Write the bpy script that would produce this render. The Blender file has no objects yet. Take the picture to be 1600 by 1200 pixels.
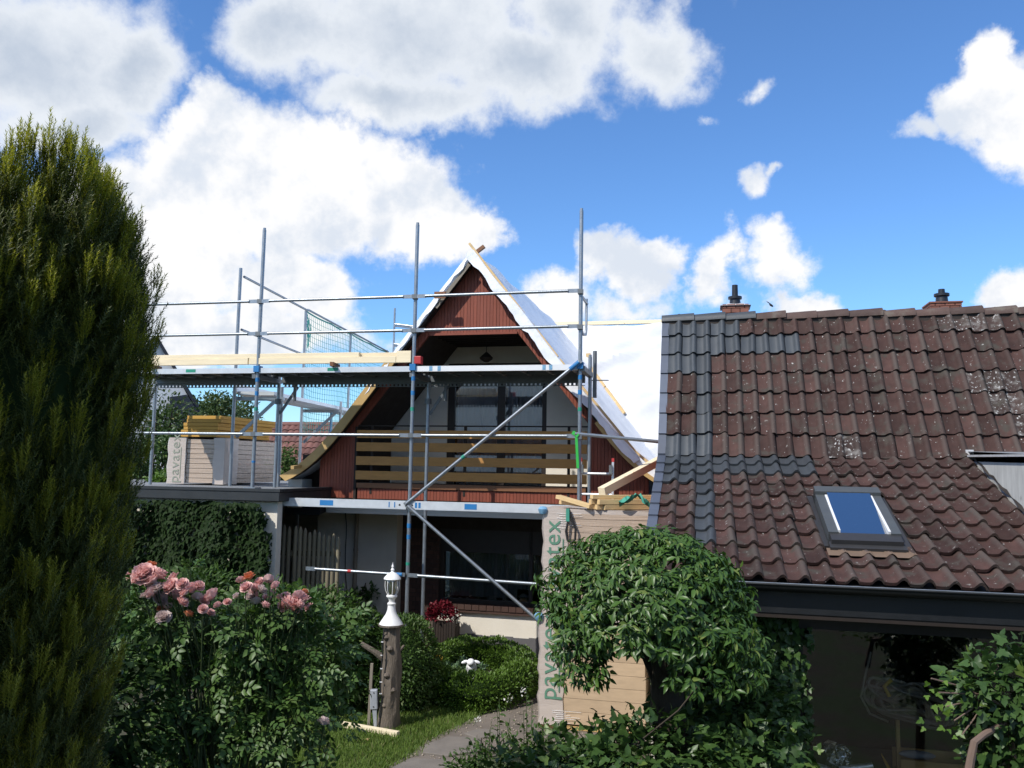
import bpy, bmesh, math, random
import numpy as np
from mathutils import Vector, Matrix

random.seed(7)
RNG = np.random.default_rng(11)
scene = bpy.context.scene
COL = scene.collection
R = math.radians

# ------------------------------------------------------------------ camera
FPX, PITCH, ROLL, CAMZ = 1300.0, R(5.7), 0.017, 3.05
cam_data = bpy.data.cameras.new('camera')
cam = bpy.data.objects.new('camera', cam_data)
COL.objects.link(cam)
cam.matrix_world = Matrix.Translation((0, 0, CAMZ)) @ Matrix.Rotation(R(90) + PITCH, 4, 'X') @ Matrix.Rotation(ROLL, 4, 'Z')
cam_data.sensor_width = 36.0
cam_data.lens = 36.0 * FPX / 1600.0
cam_data.clip_end = 3000
cam_data.clip_start = 0.05
scene.camera = cam

# ------------------------------------------------------------------ sun, exposure
SUN_AZ, SUN_EL = R(48), R(47)          # azimuth: to the left of straight behind the camera
SUN = Vector((-math.sin(SUN_AZ) * math.cos(SUN_EL), -math.cos(SUN_AZ) * math.cos(SUN_EL), math.sin(SUN_EL)))
sl = bpy.data.lights.new('sun', 'SUN')
sl.energy = 4.4
sl.angle = R(0.5)
sl.color = (1.0, 0.955, 0.88)
so = bpy.data.objects.new('sun', sl)
COL.objects.link(so)
so.rotation_euler = SUN.to_track_quat('Z', 'Y').to_euler()
so.location = (-20, -20, 30)
scene.view_settings.view_transform = 'Standard'
scene.view_settings.look = 'None'
scene.view_settings.exposure = 0.10
scene.view_settings.gamma = 1.0
scene.view_settings.use_curve_mapping = False
scene.cycles.max_bounces = 6
scene.cycles.transparent_max_bounces = 12
scene.cycles.diffuse_bounces = 4
scene.cycles.caustics_reflective = False
scene.cycles.caustics_refractive = False

# ------------------------------------------------------------------ survey helpers (turn a sighting into a place)
_F = Vector((0, math.cos(PITCH), math.sin(PITCH)))
_U0 = Vector((0, -math.sin(PITCH), math.cos(PITCH)))
_R = Vector((1, 0, 0)) * math.cos(ROLL) + _U0 * math.sin(ROLL)
_U = _U0 * math.cos(ROLL) - Vector((1, 0, 0)) * math.sin(ROLL)
_C = Vector((0, 0, CAMZ))
Z = Vector((0, 0, 1))
def ray(px, py): return _R * (px - 800) + _U * (600 - py) + _F * FPX
def at(px, py, y):
    d = ray(px, py); return _C + d * (y / d.y)
def gnd(px, py, z=0.0):
    d = ray(px, py); return _C + d * ((z - CAMZ) / d.z)
class Frame:
    """facade-aligned axes: s along the facade (right), d out of it (towards the viewer), z up"""
    def __init__(f, o, deg):
        a = R(deg); f.o = Vector((o[0], o[1], 0))
        f.e = Vector((math.cos(a), -math.sin(a), 0)); f.n = Vector((-math.sin(a), -math.cos(a), 0))
        f.rot = Matrix((f.e, -f.n, Z)).transposed()
    def w(f, s, d, z): return f.o + f.e * s + f.n * d + Z * z
    def hit(f, px, py, d=0.0):
        r = ray(px, py); t = (f.o + f.n * d - _C).dot(f.n) / r.dot(f.n)
        p = _C + r * t - f.o; return p.dot(f.e), p.z

# ------------------------------------------------------------------ node helpers
class NT:
    def __init__(s, nt): s.nt = nt
    def new(s, t, **k):
        n = s.nt.nodes.new(t)
        for a, b in k.items(): setattr(n, a, b)
        return n
    def put(s, sock, v):
        if isinstance(v, bpy.types.NodeSocket): s.nt.links.new(v, sock)
        elif v is not None: sock.default_value = v
    def math(s, op, a, b=None, c=None, clamp=False):
        n = s.new('ShaderNodeMath', operation=op); n.use_clamp = clamp
        s.put(n.inputs[0], a); s.put(n.inputs[1], b); s.put(n.inputs[2], c)
        return n.outputs[0]
    def vec(s, op, a, b=None):
        n = s.new('ShaderNodeVectorMath', operation=op)
        s.put(n.inputs[0], a)
        if b is not None:
            if op == 'SCALE': s.put(n.inputs[3], b)
            else: s.put(n.inputs[1], b)
        return n.outputs['Value'] if op in ('LENGTH', 'DOT_PRODUCT') else n.outputs['Vector']
    def noise(s, v, scale, detail=4, rough=.55, out='Fac', dist=0.0):
        n = s.new('ShaderNodeTexNoise'); s.put(n.inputs['Vector'], v)
        n.inputs['Scale'].default_value = scale; n.inputs['Detail'].default_value = detail
        n.inputs['Roughness'].default_value = rough; n.inputs['Distortion'].default_value = dist
        return n.outputs[out]
    def ss(s, x, lo, hi, a=0.0, b=1.0, kind='SMOOTHSTEP'):
        n = s.new('ShaderNodeMapRange', interpolation_type=kind)
        s.put(n.inputs['Value'], x)
        for k, v in (('From Min', lo), ('From Max', hi), ('To Min', a), ('To Max', b)): s.put(n.inputs[k], v)
        return n.outputs['Result']
    def mix(s, f, a, b, blend='MIX'):
        n = s.new('ShaderNodeMix', data_type='RGBA', blend_type=blend)
        s.put(n.inputs[0], f); s.put(n.inputs[6], a); s.put(n.inputs[7], b)
        return n.outputs[2]

def c4(c): return (c[0], c[1], c[2], 1.0)
def srgb(r, g, b):
    f = lambda x: (x / 255 / 12.92) if x / 255 <= .04045 else ((x / 255 + .055) / 1.055) ** 2.4
    return (f(r), f(g), f(b))

# ------------------------------------------------------------------ world: sky with cumulus
world = bpy.data.worlds.new('World'); scene.world = world; world.use_nodes = True
wn = NT(world.node_tree); world.node_tree.nodes.clear()
sky = wn.new('ShaderNodeTexSky', sky_type='NISHITA'); sky.sun_disc = False
sky.sun_elevation = SUN_EL; sky.sun_rotation = math.atan2(SUN.x, SUN.y)
sky.altitude = 0; sky.air_density = 1.0; sky.dust_density = 0.15; sky.ozone_density = 2.0
tc = wn.new('ShaderNodeTexCoord')
DIR = tc.outputs['Generated']
sep = wn.new('ShaderNodeSeparateXYZ'); wn.put(sep.inputs[0], DIR)
dx, dy, dz = sep.outputs
ym = wn.math('MAXIMUM', dy, .05)
uu = wn.math('DIVIDE', dx, ym); vv = wn.math('DIVIDE', dz, ym)
comb = wn.new('ShaderNodeCombineXYZ'); wn.put(comb.inputs[0], uu); wn.put(comb.inputs[1], vv)
UV = comb.outputs[0]
nA = wn.noise(DIR, 6.0, 8, .60, 'Color')
warp = wn.vec('SUBTRACT', nA, (.5, .5, .5))
sepn = wn.new('ShaderNodeSeparateXYZ'); wn.put(sepn.inputs[0], nA)
UVW = wn.vec('ADD', UV, wn.vec('MULTIPLY', warp, (.20, .17, 0)))
def blobs(items):
    f = None
    for it_ in items:
        cx, cy, rx, ry = it_[:4]
        d = ray(cx, cy); kx, ky = FPX / rx, FPX / ry
        n = wn.new('ShaderNodeVectorMath', operation='MULTIPLY_ADD'); wn.put(n.inputs[0], UVW)
        n.inputs[1].default_value = (kx, ky, 0); n.inputs[2].default_value = (-d.x / d.y * kx, -d.z / d.y * ky, 0)
        l = wn.vec('LENGTH', n.outputs[0])
        if len(it_) > 4: l = wn.math('ADD', l, it_[4])
        f = l if f is None else wn.math('SMOOTH_MIN', f, l, .14)
    return wn.math('SUBTRACT', 1.0, f)
fb = wn.noise(DIR, 19.0, 6, .64)
fine = wn.math('MULTIPLY_ADD', wn.math('SUBTRACT', fb, .5), .95, wn.math('MULTIPLY', wn.math('SUBTRACT', sepn.outputs[2], .5), .8))
grey_f = blobs([(40, 90, 250, 150), (190, 120, 105, 100), (-190, 60, 260, 260), (90, 190, 180, 55), (640, 40, 260, 130), (810, 110, 160, 85),
                (470, 40, 120, 110), (900, 30, 130, 120), (1030, 90, 95, 95), (640, 150, 190, 55), (690, -130, 480, 130), (40, -120, 300, 140)])
white_f = blobs([(390, 290, 235, 145), (330, 205, 95, 80), (560, 275, 160, 115), (650, 330, 115, 75), (710, 350, 75, 55), (290, 430, 190, 140),
                 (470, 450, 110, 80), (150, 350, 140, 110), (30, 420, 160, 130), (380, 525, 210, 55),
                 (1570, 160, 105, 110), (1545, 75, 55, 65), (1475, 160, 60, 65), (1680, 180, 160, 130), (1420, 190, 90, 55, .5),
                 (1185, 300, 95, 60, .62), (1205, 140, 90, 70, .70), (1100, 185, 130, 55, .78), (1250, 290, 70, 35, .75),
                 (940, 395, 58, 60), (1005, 415, 66, 60), (1112, 420, 52, 64), (1200, 405, 95, 62, .22), (1240, 480, 72, 44), (865, 465, 90, 60, .3), (985, 480, 190, 60, .50),
                 (1605, 470, 72, 60)])
front = wn.ss(dy, .1, .35)
outm = wn.math('SUBTRACT', 1.0, wn.math('MULTIPLY', front, wn.math('MULTIPLY', wn.ss(wn.math('ABSOLUTE', uu), .9, 1.3, 1, 0), wn.ss(vv, 1.7, 2.4, 1, 0))))
gen = wn.math('MULTIPLY', outm, wn.math('MULTIPLY', wn.ss(wn.noise(wn.vec('ADD', DIR, (1.37, .21, .93)), 2.3, 6, .58), .46, .60), wn.ss(dz, 0.0, .06)))
sum_g = wn.math('ADD', grey_f, fine); sum_w = wn.math('ADD', white_f, fine)
m_grey = wn.math('MAXIMUM', wn.math('MULTIPLY', front, wn.ss(sum_g, -.16, .46)), gen)
m_white = wn.math('MULTIPLY', front, wn.ss(sum_w, -.10, .34))
# light and shade inside the clouds: how the billows face the sun
so3 = (SUN.x * .035, SUN.y * .035 - .01, SUN.z * .045)
rel = wn.math('SUBTRACT', wn.noise(DIR, 9.0, 6, .58), wn.noise(wn.vec('ADD', DIR, so3), 9.0, 6, .58))
lw = wn.math('MULTIPLY', rel, 1.5)
lowc = wn.ss(wn.noise(wn.vec('ADD', DIR, (.3, 2.2, .8)), 4.5, 2, .5), .36, .68)
c_white = wn.mix(wn.ss(wn.math('MULTIPLY_ADD', lowc, .16, lw), -.20, .16), c4(srgb(218, 226, 238)), c4(srgb(252, 252, 253)))
thin = wn.ss(sum_g, .0, 1.05)
c_grey = wn.mix(wn.math('MULTIPLY', thin, wn.ss(lw, -.25, .3, 1, .6)), c4(srgb(242, 246, 251)), c4(srgb(188, 200, 217)))
c_cloud = wn.mix(m_white, c_grey, c_white)
m_all = wn.math('MAXIMUM', m_grey, m_white)
world.cycles.sampling_method = 'MANUAL'; world.cycles.sample_map_resolution = 256
skyc = wn.mix(1.0, sky.outputs[0], (.80, 1.17, 1.58, 1.0), 'MULTIPLY')     # the camera's vivid blue rendering
bg_s = wn.new('ShaderNodeBackground'); wn.put(bg_s.inputs[0], skyc); bg_s.inputs[1].default_value = .114
bg_c = wn.new('ShaderNodeBackground'); wn.put(bg_c.inputs[0], c_cloud); bg_c.inputs[1].default_value = .98
mxs = wn.new('ShaderNodeMixShader'); wn.put(mxs.inputs[0], m_all); wn.put(mxs.inputs[1], bg_s.outputs[0]); wn.put(mxs.inputs[2], bg_c.outputs[0])
wo = wn.new('ShaderNodeOutputWorld'); wn.put(wo.inputs[0], mxs.outputs[0])

# ------------------------------------------------------------------ materials
def mat(name, col, rough=.6, metal=0.0, var=.14, scale=5.0, stretch=None, bump=0.0, bscale=60.0, rand=0.0, spec=.5, island=False, spots=None, coat=0.0):
    m = bpy.data.materials.new(name); m.use_nodes = True
    t = NT(m.node_tree); t.nt.nodes.clear()
    geo = t.new('ShaderNodeNewGeometry'); pos = geo.outputs['Position']
    if stretch: pos = t.vec('MULTIPLY', pos, stretch)
    n = t.noise(pos, scale, 5, .6)
    lo = tuple(max(0, c * (1 - var * 2)) for c in col); hi = tuple(min(1, c * (1 + var * 2)) for c in col)
    base = t.mix(n, c4(lo), c4(hi))
    if rand or island:
        if island: r = geo.outputs['Random Per Island']
        else: r = t.new('ShaderNodeObjectInfo').outputs['Random']
        k = t.ss(r, 0, 1, 1 - (rand or .2), 1 + (rand or .2), 'LINEAR')
        base = t.vec('SCALE', base, k)
    if spots:   # (colour, scale, lo, hi)
        for (sc, ssc, a, b) in spots:
            base = t.mix(t.ss(t.noise(geo.outputs['Position'], ssc, 4, .6), a, b), base, c4(sc))
    p = t.new('ShaderNodeBsdfPrincipled')
    t.put(p.inputs['Base Color'], base)
    t.put(p.inputs['Roughness'], t.ss(t.noise(geo.outputs['Position'], scale * 2.3, 3), .2, .8, max(.03, rough - .1), min(1, rough + .1), 'LINEAR'))
    p.inputs['Metallic'].default_value = metal
    p.inputs['Specular IOR Level'].default_value = spec
    p.inputs['Coat Weight'].default_value = coat
    if bump:
        b = t.new('ShaderNodeBump'); b.inputs['Strength'].default_value = bump; b.inputs['Distance'].default_value = .02
        t.put(b.inputs['Height'], t.noise(pos, bscale, 5, .6)); t.put(p.inputs['Normal'], b.outputs[0])
    o = t.new('ShaderNodeOutputMaterial'); t.put(o.inputs[0], p.outputs[0])
    return m
def leafmat(name, c1, c2, rough=.4, trans=.22, spec=.5, c3=None, tmul=(1.1, 1.25, .6)):
    m = bpy.data.materials.new(name); m.use_nodes = True
    t = NT(m.node_tree); t.nt.nodes.clear()
    geo = t.new('ShaderNodeNewGeometry')
    r = geo.outputs['Random Per Island']
    f = t.math('MULTIPLY_ADD', r, .6, t.math('MULTIPLY', t.noise(geo.outputs['Position'], 3.0, 3), .45))
    base = t.mix(f, c4(c1), c4(c2))
    if c3: base = t.mix(t.ss(t.math('FRACT', t.math('MULTIPLY', r, 7.31)), .90, .97), base, c4(c3))
    p = t.new('ShaderNodeBsdfPrincipled'); t.put(p.inputs['Base Color'], base)
    p.inputs['Roughness'].default_value = rough; p.inputs['Specular IOR Level'].default_value = spec
    tr = t.new('ShaderNodeBsdfTranslucent'); t.put(tr.inputs[0], t.vec('MULTIPLY', base, tmul))
    mx = t.new('ShaderNodeMixShader'); mx.inputs[0].default_value = trans
    t.put(mx.inputs[1], p.outputs[0]); t.put(mx.inputs[2], tr.outputs[0])
    o = t.new('ShaderNodeOutputMaterial'); t.put(o.inputs[0], mx.outputs[0])
    return m
def glassmat(name, tint, refl, rough=.02, col=(1, 1, 1)):
    """window pane: see-through tint plus a mirror-like reflection that grows at grazing angles"""
    m = bpy.data.materials.new(name); m.use_nodes = True
    t = NT(m.node_tree); t.nt.nodes.clear()
    tr = t.new('ShaderNodeBsdfTransparent'); tr.inputs[0].default_value = c4(tint)
    gl = t.new('ShaderNodeBsdfGlossy'); gl.inputs['Roughness'].default_value = rough; gl.inputs[0].default_value = c4(col)
    lw_ = t.new('ShaderNodeLayerWeight'); lw_.inputs[0].default_value = .35
    mx = t.new('ShaderNodeMixShader'); t.put(mx.inputs[0], t.ss(lw_.outputs['Fresnel'], 0, 1, refl, 1.0, 'LINEAR'))
    t.put(mx.inputs[1], tr.outputs[0]); t.put(mx.inputs[2], gl.outputs[0])
    o = t.new('ShaderNodeOutputMaterial'); t.put(o.inputs[0], mx.outputs[0])
    return m

MT = {}
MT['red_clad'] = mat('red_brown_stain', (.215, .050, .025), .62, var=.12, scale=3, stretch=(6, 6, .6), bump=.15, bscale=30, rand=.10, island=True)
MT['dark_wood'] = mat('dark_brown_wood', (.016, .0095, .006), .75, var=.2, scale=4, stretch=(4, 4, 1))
MT['slat'] = mat('amber_slat', (.44, .215, .055), .6, var=.16, scale=5, stretch=(1, 1, 6), bump=.1, rand=.08)
MT['brown_board'] = mat('brown_board', (.20, .085, .035), .65, var=.15, stretch=(1, 1, 6))
MT['cream'] = mat('cream_render', (.72, .67, .58), .9, var=.05, scale=3, bump=.25, bscale=90)
MT['grey_render'] = mat('grey_white_render', (.56, .53, .47), .9, var=.08, scale=2.5, bump=.25, bscale=90, spots=[((.33, .31, .28), 2.2, .58, .8)])
MT['plinth'] = mat('grey_plinth', (.115, .112, .118), .92, var=.12, scale=8, bump=.3, bscale=80)
MT['brick_dark'] = mat('dark_brown_brick', (.060, .030, .022), .85, var=.2, scale=9, island=True, rand=.3, bump=.2)
MT['mortar_dark'] = mat('dark_mortar', (.035, .028, .024), .95)
MT['window_dark'] = mat('dark_window_frame', (.018, .012, .010), .5)
MT['curtain'] = mat('grey_net_curtain', (.55, .57, .60), .9, var=.05)
MT['foil'] = mat('white_roof_foil', (.82, .84, .88), .34, var=.07, scale=4, bump=.55, bscale=7, spec=.5)
MT['foil2'] = mat('bright_white_foil', (.60, .605, .62), .55, var=.06, scale=1.2, bump=.7, bscale=3.0)
MT['pine'] = mat('fresh_pine', (.62, .44, .22), .7, var=.12, scale=5, stretch=(1, 1, 5), bump=.1, rand=.12)
MT['pine_pale'] = mat('pale_planed_pine', (.80, .68, .47), .7, var=.10, scale=4, stretch=(.7, .7, 6), bump=.08, rand=.08, spots=[((.45, .27, .12), 9, .70, .76)])
MT['pine_verge'] = mat('yellow_pine_verge', (.50, .33, .13), .7, var=.15, scale=5)
MT['steel'] = mat('galvanised_steel', (.30, .33, .36), .42, .75, var=.14, scale=9, bump=.08, bscale=50, spots=[((.20, .20, .20), 14, .62, .78), ((.50, .50, .48), 26, .68, .74), ((.22, .12, .07), 11, .72, .80)])
MT['steel_dull'] = mat('dull_galvanised_steel', (.16, .175, .185), .55, .55, var=.14, scale=8)
MT['steel_light'] = mat('bright_galvanised_profile', (.60, .63, .66), .45, .25, var=.1, scale=7)
MT['alu'] = mat('aluminium', (.62, .63, .65), .4, .6, var=.06)
MT['alu_white'] = mat('pale_aluminium_edge', (.74, .75, .76), .55, .1, var=.05)
MT['blue'] = mat('blue_plastic', (.02, .17, .42), .5)
MT['cap_blue'] = mat('pale_blue_cap', (.17, .34, .50), .6, spec=.3, var=.2, scale=20, bump=.5, bscale=25)
MT['green_tag'] = mat('green_tag', (.02, .26, .17), .5)
MT['red'] = mat('red_plastic', (.45, .03, .03), .5)
MT['bitumen'] = mat('black_bitumen_edge', (.022, .025, .028), .55, var=.2)
MT['flatroof'] = mat('grey_roofing_felt', (.20, .21, .22), .8, var=.2, scale=2)
MT['film'] = mat('milky_packing_film', (.50, .43, .38), .35, var=.06, scale=2, stretch=(1, 1, 5), bump=.25, bscale=6, spec=.6)
MT['board_film'] = mat('wood_fibre_boards_in_film', (.45, .35, .27), .28, var=.16, scale=3, stretch=(.6, .6, 9), bump=.3, bscale=5, spec=.7)
MT['board'] = mat('wood_fibre_board', (.47, .345, .225), .6, var=.12, rand=.10, stretch=(1, 1, 4))
MT['yellow_board'] = mat('ochre_insulation_board', (.52, .29, .055), .75, var=.08, rand=.08)
MT['print_green'] = mat('green_print', (.10, .23, .155), .6, var=.05)
def tilemat(name, col, lich, rand_obj=True, roll=True):
    m = mat(name, col, .80, var=.28, scale=7, rand=.34, spec=.22, island=not rand_obj, bump=.25, bscale=70,
            spots=[((.058, .050, .042), 5.0, .50, .70)] + lich)
    if roll:      # the rolls are coloured paler than the pans
        t = NT(m.node_tree); p = [n for n in t.nt.nodes if n.type == 'BSDF_PRINCIPLED'][0]
        src = p.inputs['Base Color'].links[0].from_socket
        tcn = t.new('ShaderNodeTexCoord'); sx = t.new('ShaderNodeSeparateXYZ'); t.put(sx.inputs[0], tcn.outputs['Object'])
        f = t.math('MULTIPLY', t.ss(sx.outputs[0], .100, .135), t.ss(t.new('ShaderNodeObjectInfo').outputs['Random'], 0, 1, .15, .75, 'LINEAR'))
        t.put(p.inputs['Base Color'], t.mix(f, src, c4((.088, .073, .064))))
    return m
SPK = [((.26, .25, .23), 13.0, .64, .76), ((.46, .46, .44), 27.0, .665, .71)]
MT['tile_old'] = tilemat('weathered_brown_tile', (.058, .0315, .0270), SPK)
MT['tile_lichen'] = tilemat('lichen_covered_tile', (.052, .034, .030), [((.20, .19, .18), 9.0, .48, .74), ((.46, .46, .45), 30.0, .58, .66)])
MT['tile_rest'] = tilemat('weathered_brown_tiles', (.060, .035, .030), SPK, False, False)
MT['print_faint'] = mat('faint_grey_green_print', (.27, .29, .23), .6, var=.05)
MT['tile_new'] = mat('slate_grey_tile', (.048, .055, .062), .5, var=.10, scale=6, rand=.15, bump=.08)
MT['verge'] = mat('blue_grey_verge_tile', (.085, .100, .135), .5, var=.1, rand=.3)
MT['ridge_old'] = mat('brown_ridge_tile', (.080, .047, .038), .75, var=.25, rand=.25, spots=[((.12, .10, .08), 5, .5, .7)], bump=.2)
MT['chimney'] = mat('red_chimney_brick', (.21, .085, .060), .85, var=.2, scale=9, island=True, rand=.2)
MT['lead'] = mat('pale_flashing', (.55, .55, .56), .6, .2)
MT['black_pipe'] = mat('black_flue_pipe', (.012, .014, .020), .4)
MT['grey_cover'] = mat('grey_window_cover', (.085, .095, .10), .45, .2, var=.08)
MT['dark_grey_cover'] = mat('charcoal_window_cover', (.03, .03, .032), .5)
MT['gutter'] = mat('dark_gutter', (.012, .013, .015), .45, .1)
MT['apron'] = mat('clay_coloured_apron', (.15, .10, .068), .8, var=.15)
MT['cheek'] = mat('weathered_pale_cheek', (.50, .50, .48), .9, var=.2, scale=4, stretch=(3, 3, .7), spots=[((.20, .20, .19), 5, .58, .75)])
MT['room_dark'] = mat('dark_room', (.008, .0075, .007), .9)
MT['post_white'] = mat('pale_post', (.50, .49, .46), .8, var=.15)
MT['bench'] = mat('bench_board', (.10, .085, .065), .8, var=.2)
MT['hose'] = mat('grey_beige_hose', (.16, .15, .12), .5, var=.15, rand=.2)
MT['white_paint'] = mat('white_lamp_paint', (.78, .77, .75), .45, var=.06, scale=12, spots=[((.35, .28, .22), 22, .72, .78)])
MT['log'] = mat('weathered_log', (.150, .122, .096), .9, var=.35, scale=6, stretch=(4, 4, .8), bump=.6, bscale=18, spots=[((.30, .26, .21), 4, .58, .75), ((.07, .035, .015), 3, .62, .74)])
MT['old_stake'] = mat('silver_grey_stake', (.23, .20, .16), .9, var=.2, stretch=(3, 3, .6))
MT['picket'] = mat('mossy_round_stake', (.19, .165, .11), .9, var=.25, scale=5, stretch=(3, 3, .7), rand=.2)
MT['grey_plastic'] = mat('grey_socket_box', (.33, .35, .38), .5)
MT['black'] = mat('black_rubber', (.012, .012, .013), .6)
MT['strap'] = mat('teal_strap', (.05, .28, .20), .7, var=.15)
MT['planter'] = mat('dark_planter_wood', (.022, .014, .010), .8, var=.2, rand=.25)
MT['planter_old'] = mat('grey_planter_wood', (.11, .085, .065), .85, var=.2)
MT['duck'] = mat('white_figure', (.85, .86, .88), .5, var=.02)
MT['bark'] = mat('brown_bark', (.055, .042, .030), .95, var=.3, stretch=(3, 3, 1), bump=.5)
MT['stem_green'] = mat('green_stem', (.05, .075, .025), .7)
MT['nred'] = mat('faded_red_tiles', (.15, .066, .055), .8, var=.25, scale=3, island=True, rand=.25)
MT['nwhite'] = mat('white_house_render', (.62, .63, .65), .9, var=.05)
MT['nroof'] = mat('dark_blue_slate_roof', (.016, .019, .03), .5, var=.15)
MT['fig_white'] = mat('paper_white', (.7, .7, .7), .7)
MT['net'] = mat('teal_safety_net', (.06, .30, .27), .7)
MT['stone'] = mat('grey_stepping_stone', (.17, .15, .13), .95, var=.15, scale=5, bump=.3)
MT['glass_loggia'] = glassmat('loggia_glass', (.85, .87, .9), .20)
MT['glass_low'] = glassmat('ground_floor_glass', (.6, .62, .62), .04)
MT['glass_sky'] = glassmat('skylight_glass', (.03, .06, .10), .62, .05, (1, 1, 1))
MT['glass_shop'] = glassmat('workshop_glass', (.95, .96, .96), .0)
MT['glass_lamp'] = glassmat('lamp_glass', (.8, .8, .72), .12)
MT['cloth_bag'] = glassmat('clear_plastic', (.75, .78, .8), .25, .2)
# foliage
MT['yew'] = leafmat('yew_needles', (.030, .046, .008), (.105, .125, .018), .6, .25, c3=(.20, .19, .03))
MT['yew_tip'] = leafmat('young_yew_needles', (.17, .19, .020), (.40, .38, .040), .6, .38, c3=(.50, .42, .06))
MT['ivy_tree'] = leafmat('glossy_ivy_leaves', (.028, .070, .013), (.085, .165, .030), .40, .20, .42, c3=(.15, .20, .045))
MT['ivy'] = leafmat('ivy_leaves', (.020, .048, .012), (.065, .125, .030), .42, .18, .38, c3=(.12, .18, .04))
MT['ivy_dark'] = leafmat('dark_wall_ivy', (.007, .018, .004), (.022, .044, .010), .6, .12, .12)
MT['rose_leaf'] = leafmat('rose_leaves', (.036, .084, .022), (.105, .18, .046), .45, .2, .35, c3=(.11, .16, .05))
MT['shrub'] = leafmat('shrub_leaves', (.025, .060, .012), (.075, .135, .025), .5, .2, .3, c3=(.12, .16, .05))
MT['box'] = leafmat('box_leaves', (.045, .105, .014), (.135, .225, .032), .45, .2, .4)
MT['grass'] = leafmat('grass_blades', (.075, .135, .022), (.165, .235, .050), .6, .28, .2, c3=(.22, .22, .09))
MT['tree_leaf'] = leafmat('tree_leaves', (.030, .060, .018), (.075, .115, .035), .5, .2, .3, c3=(.16, .15, .06))
MT['sage'] = leafmat('blue_green_bedding', (.06, .12, .06), (.13, .20, .11), .6, .15, .3)
MT['maroon'] = leafmat('maroon_petals', (.085, .006, .012), (.19, .014, .028), .5, .15, .3)
MT['yellow_fl'] = leafmat('yellow_petals', (.50, .30, .03), (.62, .42, .06), .5, .2, .3)
MT['white_fl'] = leafmat('white_petals', (.6, .58, .52), (.75, .72, .68), .5, .2, .3)
MT['pink'] = leafmat('pink_petals', (.80, .46, .43), (.92, .71, .67), .6, .35, .2, None, (1.05, .98, .98))
MT['pink_pale'] = leafmat('faded_pink_petals', (.66, .52, .50), (.80, .70, .67), .6, .3, .2, None, (1, 1, 1))
MT['orange'] = leafmat('orange_petals', (.72, .24, .11), (.82, .42, .25), .6, .25, .2, None, (1.05, 1, .95))

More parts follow.
